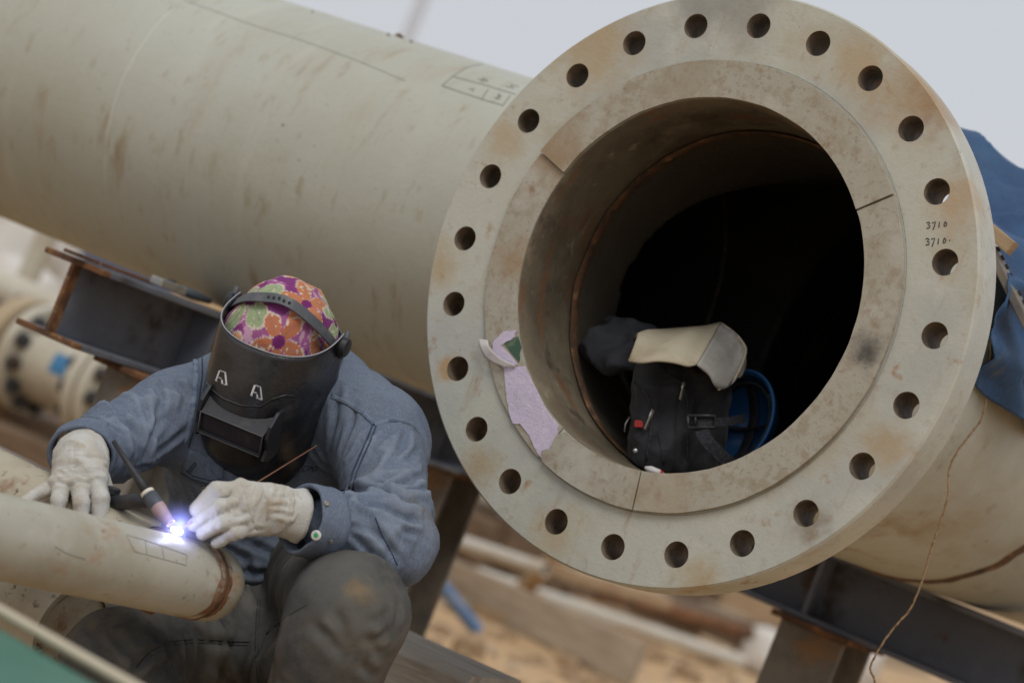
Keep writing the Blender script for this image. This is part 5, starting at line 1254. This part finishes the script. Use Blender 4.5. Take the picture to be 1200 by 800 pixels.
if p is not None: MB().box(p, (.014, .004, .011), BA).build('tag', REDT, bag, smooth=False, bevel=.001)
p = snap(746, 528, BB, .002)
if p is not None: MB().lathe([(0, .0001), (0, .004), (.002, .0036), (.0025, .0001)], p, CAMP-p, 10).build('eyelet', ZIPM, bag)
c0 = snap(740, 498, BB, .004); 
if c0 is not None: MB().tube([c0+bu*.012, c0-br_*.006, c0-bu*.012-br_*.006], .0013, 6).build('cord_loop', ZIPM, bag)
def strap(pts, wd, nm, m=WEB, par=bag, th_=.0022):
    P = spline([W(*q) for q in pts], 7); V = []; n = len(P)
    for i, p in enumerate(P):
        t_ = P[min(i+1, n-1)]-P[max(i-1, 0)]; t_ /= np.linalg.norm(t_); v_ = CAMP-p; v_ /= np.linalg.norm(v_); s_ = np.cross(t_, v_); s_ /= np.linalg.norm(s_); o = np.cross(s_, t_); o = o if o@v_ > 0 else -o
        for a, h in ((-1, 0), (-1, th_), (1, th_), (1, 0)): V.append(p+s_*a*wd/2+o*h)
    return MB().add(V, [(i*4+k, i*4+(k+1) % 4, (i+1)*4+(k+1) % 4, (i+1)*4+k) for i in range(n-1) for k in range(4)]+[(0, 1, 2, 3), tuple((n-1)*4+k for k in (3, 2, 1, 0))]).build(nm, m, par, flat_angle=40)
strap([(808, 490, 3.885), (825, 494, 3.88), (850, 494, 3.89), (872, 490, 3.93)], .013, 'strap')
strap([(820, 500, 3.88), (828, 515, 3.872), (842, 530, 3.875), (858, 545, 3.885)], .020, 'strap')
bk = [W(806, 487, 3.876), W(838, 487, 3.876), W(838, 501, 3.876), W(806, 501, 3.876)]
MB().tube(bk+[bk[0]], .0032, 6).build('buckle', BLK, bag); MB().tube([W(815, 487, 3.876), W(815, 501, 3.876)], .0022, 6).build('buckle_bar', BLK, bag)
# blue helmet shell, open side towards us, with its harness
BLUH = mat('blue_helmet_shell', (.018, .11, .30), [((.03, .12, .26), 12, .5, .7)], rough=.4)
hcn = W(862, 490, 4.03); hax = CAMP-hcn; hax /= np.linalg.norm(hax); hax = hax-.55*rgt+np.array([0, 0, .10]); hax /= np.linalg.norm(hax)
hel = thing('hard_hat', 'blue hard hat with dark harness straps wedged right of the black backpack', 'hard hat', hcn-np.array([0, 0, .07]))
hu = zz-hax*(zz@hax); hu /= np.linalg.norm(hu); hv = np.cross(hax, hu); V = []; n = 40; K = 9
def bowl(a, k, r0): return hcn-hax*(.085*math.sin(k)*r0)+r0*math.cos(k)*(hu*math.cos(a)*.078+hv*math.sin(a)*.062)
for k in np.linspace(0, PI/2*.98, K):
    for i in range(n): V.append(bowl(2*PI*i/n, k, 1))
for k in np.linspace(PI/2*.98, 0, K):
    for i in range(n): V.append(bowl(2*PI*i/n, k, .955))
F = [(j*n+i, j*n+(i+1) % n, ((j+1) % (2*K))*n+(i+1) % n, ((j+1) % (2*K))*n+i) for j in range(2*K) for i in range(n)]
MB().add(V, F).build('shell', BLUH, hel, flat_angle=60)
MB().tube([bowl(2*PI*i/48, 0, 1.02)+hax*.002 for i in range(49)], .0032, 8, cap=False).build('rim', BLUH, hel)
for a in (.4, 1.2, 2.0, 2.8, 3.7, 4.6, 5.5):
    for sg in (1,):
        p = bowl(a, .1, .93); q = bowl(a, .1, 1.0)
        MB().box(bowl(a, .12, .925), (.014, .005, .010), np.stack([np.cross(hax, (q-p)/np.linalg.norm(q-p)), (q-p)/np.linalg.norm(q-p), hax])).build('harness_clip', WEB, hel, smooth=False)
for k_ in (0, 1):
    a0 = (.25, 1.9)[k_]; P = [bowl(a0, .35, .88), bowl(a0, .9, .80), bowl(a0, 1.45, .78), bowl(a0+PI, .9, .80), bowl(a0+PI, .35, .88)]
    MB().tube(spline(P, 6), .0095, 8, flat=.3).build('harness_strap', WEB, hel)
MB().tube([bowl(2*PI*i/40, .28, .86) for i in range(41)], .0105, 8, cap=False, flat=.35).build('head_band', WEB, hel)
# folded cream cloth lying over the bag
CLO = mat('cream_canvas', (.43, .385, .28), [((.36, .30, .20), 11, .46, .7), ((.33, .22, .10), 20, .6, .76)], rough=.9, bump=[(60, .3, ONE), (300, .3, ONE)])
CLG = mat('grey_canvas_lining', (.36, .345, .315), [((.27, .25, .22), 12, .48, .7)], rough=.9, bump=[(60, .3, ONE)])
capb = thing('folded_cap', 'cream canvas cap folded on top of the black backpack in the pipe', 'cap', W(805, 430, 3.95))
A = [W(*q) for q in ((744, 398, 4.02), (758, 390, 4.04), (780, 387, 4.06), (804, 385, 4.07), (826, 383, 4.06), (845, 379, 4.02))]
B = [W(*q) for q in ((737, 424, 3.87), (752, 426, 3.845), (770, 424, 3.835), (790, 426, 3.83), (806, 430, 3.835), (816, 428, 3.85))]
sh = MB().ruled(spline(A, 4), spline(B, 4), 10, lambda u, v: zz*(1-u**5)*(.018*math.sin(v*PI)+.006*math.sin(u*9+v*3)*math.sin(v*PI))).build('crown_panel', CLO, capb); m_ = sh.modifiers.new('thickness', 'SOLIDIFY'); m_.thickness = .003
A = [W(*q) for q in ((845, 379, 4.02), (858, 388, 3.99), (868, 398, 3.97), (874, 410, 3.955))]
B = [W(*q) for q in ((816, 428, 3.85), (830, 440, 3.86), (842, 456, 3.88), (858, 448, 3.92))]
sh = MB().ruled(spline(A, 4), spline(B, 4), 10, lambda u, v: -hax*min(1, u*3)*(.018*math.sin(v*PI)+.004*math.sin(u*11+v*5))).build('side_panel', CLG, capb); m_ = sh.modifiers.new('thickness', 'SOLIDIFY'); m_.thickness = .003
MB().tube(spline([W(*q) for q in ((845, 379, 4.018), (858, 388, 3.988), (868, 398, 3.968), (874, 410, 3.953), (869, 428, 3.935), (858, 448, 3.918), (842, 456, 3.878))], 5), .0022, 6).build('hem', CLO, capb)
# crumpled dark cloth left of it
DRK = mat('dark_slate_cloth', (.018, .02, .026), [((.035, .038, .046), 12, .45, .7)], rough=.9, bump=[(60, .4, ONE)])
cps = [(W(700, 398, 4.06), W(735, 384, 4.08), .022, .020), (W(697, 410, 4.06), W(722, 424, 4.0), .022, .022), (W(722, 424, 4.0), W(748, 416, 3.99), .022, .018), (W(720, 384, 4.1), W(760, 392, 4.08), .02, .016), (W(748, 416, 3.99), W(775, 425, 3.99), .02, .02), (W(705, 404, 4.06), W(742, 405, 4.04), .028, .024)]
fn, lo, hi = cones(cps, .012)
V, F = nets(fn, lo, hi, .0045); N = normals(V, F); V = V+N*(.011*((1-np.abs(2*vnoise(V/.030+.8*fbm(V/.04, 9, 1)[:, None], 5)-1))**1.5-.4)+.010*(fbm(V/.045, 7, 2)-.5))[:, None]
tag(mesh('crumpled_cloth', relax(V, F, 1), F, DRK), 'crumpled dark grey cloth on the left of the backpack inside the pipe', 'cloth')
pc_ = W(768, 551, 3.86); c_ = np.array([pc_[0], pc_[1], ZC-math.sqrt((RI-.002)**2-pc_[0]**2)+.006])
pk = thing('snack_packet', 'tiny white and red packet at the foot of the backpack on the pipe lip', 'packet', c_-np.array([0, 0, .006]))
MB().tube([c_-rgt*.017, c_-rgt*.008, c_+rgt*.006, c_+rgt*.016], [.003, .009, .009, .004], 10, flat=.7).build('wrapper', mat('white_wrapper', (.55, .53, .52), rough=.4), pk)
MB().tube([c_+rgt*.007, c_+rgt*.012], [.0093, .0075], 10, flat=.7).build('red_stripe', REDT, pk)

# ------------------------------------------------------------------ tarpaulin, bar, wood and twine at the right
TARP = mat('blue_tarpaulin', (.012, .044, .112), [((.02, .068, .16), 7, .45, .68), ((.009, .03, .08), 5, .5, .72), ((.13, .115, .085), 9, .60, .76), ((.035, .09, .19), 260, .5, .62, (1, 1, .3), .4)], rough=.6, bump=[(120, .3, ONE)], wear=((.045, .11, .21), .5, .5, 1))
nu, nv_ = 110, 90; V = []; Wv = []
for j in range(nv_+1):
    v = j/nv_
    for i in range(nu+1):
        u = i/nu
        ph = R(-12)+u*(R(91)+R(6)*math.sin(v*9+1)+R(40)*v)
        Y = .50+v*2.1-.17*math.exp(-((ph-1.12)/.36)**2)*(1-v)+.05*math.sin(ph*2.3)+.03*math.sin(ph*7)
        fr_ = min(1, (v+.012)/.13); fr_ = fr_*fr_*(3-2*fr_)
        bumpy = fr_*.145*math.exp(-((ph-.02)/.62)**2)*(.9+.2*math.sin(Y*5))+.03*math.exp(-((ph-.9)/.3)**2)
        q = np.array([[ph*3.4+Y*2.5, Y*7-ph*2.6, 0.]]); f1 = 1-abs(2*vnoise(q, 3)[0]-1); f2 = 1-abs(2*vnoise(np.array([[ph*5.5-Y*6, Y*9+ph*3.0, 3.]]), 6)[0]-1)
        fld = .055*(f1**1.1-.35)+.026*(f2-.4); rr = RO+.012+max(bumpy+(.5+.5*fr_)*fld*1.15, 0)
        V.append(np.array([rr*math.sin(ph), Y, ZC+rr*math.cos(ph)])); Wv.append(f1*.6+f2*.4)
F = [(j*(nu+1)+i, j*(nu+1)+i+1, (j+1)*(nu+1)+i+1, (j+1)*(nu+1)+i) for j in range(nv_) for i in range(nu)]
tp_ = mesh('tarpaulin', V, F, TARP, wear=Wv, loc=(0, 1.5, ZC+RO)); m_ = tp_.modifiers.new('thickness', 'SOLIDIFY'); m_.thickness = .002
tag(tp_, 'crumpled blue tarpaulin draped over the pipe behind the right rim of the flange', 'tarpaulin')
b0_, b1_ = W(1160, 288, 4.0), W(1222, 415, 3.94); rad = np.array([b0_[0], 0, b0_[2]-ZC]); rad /= np.linalg.norm(rad)
A_, L_ = orient(b0_, b1_, rad)
cl = thing('notched_bar', 'rusty notched steel bar lying against the blue tarpaulin beside the flange', 'steel bar', (b0_+b1_)/2)
MB().box((b0_+b1_)/2, (L_, .036, .014), A_).build('bar', STEELD, cl, smooth=False, bevel=.002)
for k in range(12):
    p = b0_+A_[0]*L_*(k+.6)/12.2+A_[2]*.0075+A_[1]*.006
    MB().lathe([(0, .0001), (0, .0048), (.004, .0042), (.0045, .0001)], p, A_[2], 8).build('stud', BOLT, cl, smooth=False)
plank('wood_block', 'small pale wooden block poking out beside the flange rim in front of the tarpaulin', 'wood block', W(1150, 272, 4.0), W(1181, 298, 3.97), .022, .022, WOOD_TAN, seed=7, wob=.0003)
TW = mat('jute_twine', (.34, .23, .13), [((.20, .13, .07), 200, .45, .6)], rough=.95, bump=[(400, .6, ONE)])
tpx = [(1164, 362), (1161, 385), (1160, 420), (1158, 450), (1151, 488), (1136, 510), (1121, 530), (1112, 552), (1111, 580), (1101, 615), (1092, 640), (1085, 665), (1077, 690), (1066, 714), (1050, 732), (1035, 752), (1022, 775), (1020, 785), (1025, 797), (1022, 815)]
P = spline([W(x, y, 4.03 if y < 420 else (4.0 if y < 560 else 3.98)) for x, y in tpx], 8)
tw_ = thing('twine', 'frayed brown twine hanging from the right side of the pipe across the weld', 'twine', P[0])
mb = MB()
for k in range(2): mb.tube([p+.0011*(math.cos(i*1.3+k*PI)*np.array([1, 0, 0])+math.sin(i*1.3+k*PI)*np.array([0, 1, 0])) for i, p in enumerate(P)], .0017, 6)
mb = MB().tube([p+.0003*np.array([math.cos(i*1.3), math.sin(i*1.3), 0]) for i, p in enumerate(P)], [.0018+.0004*math.sin(i*2.1) for i in range(len(P))], 7); mb.build('strand', TW, tw_)
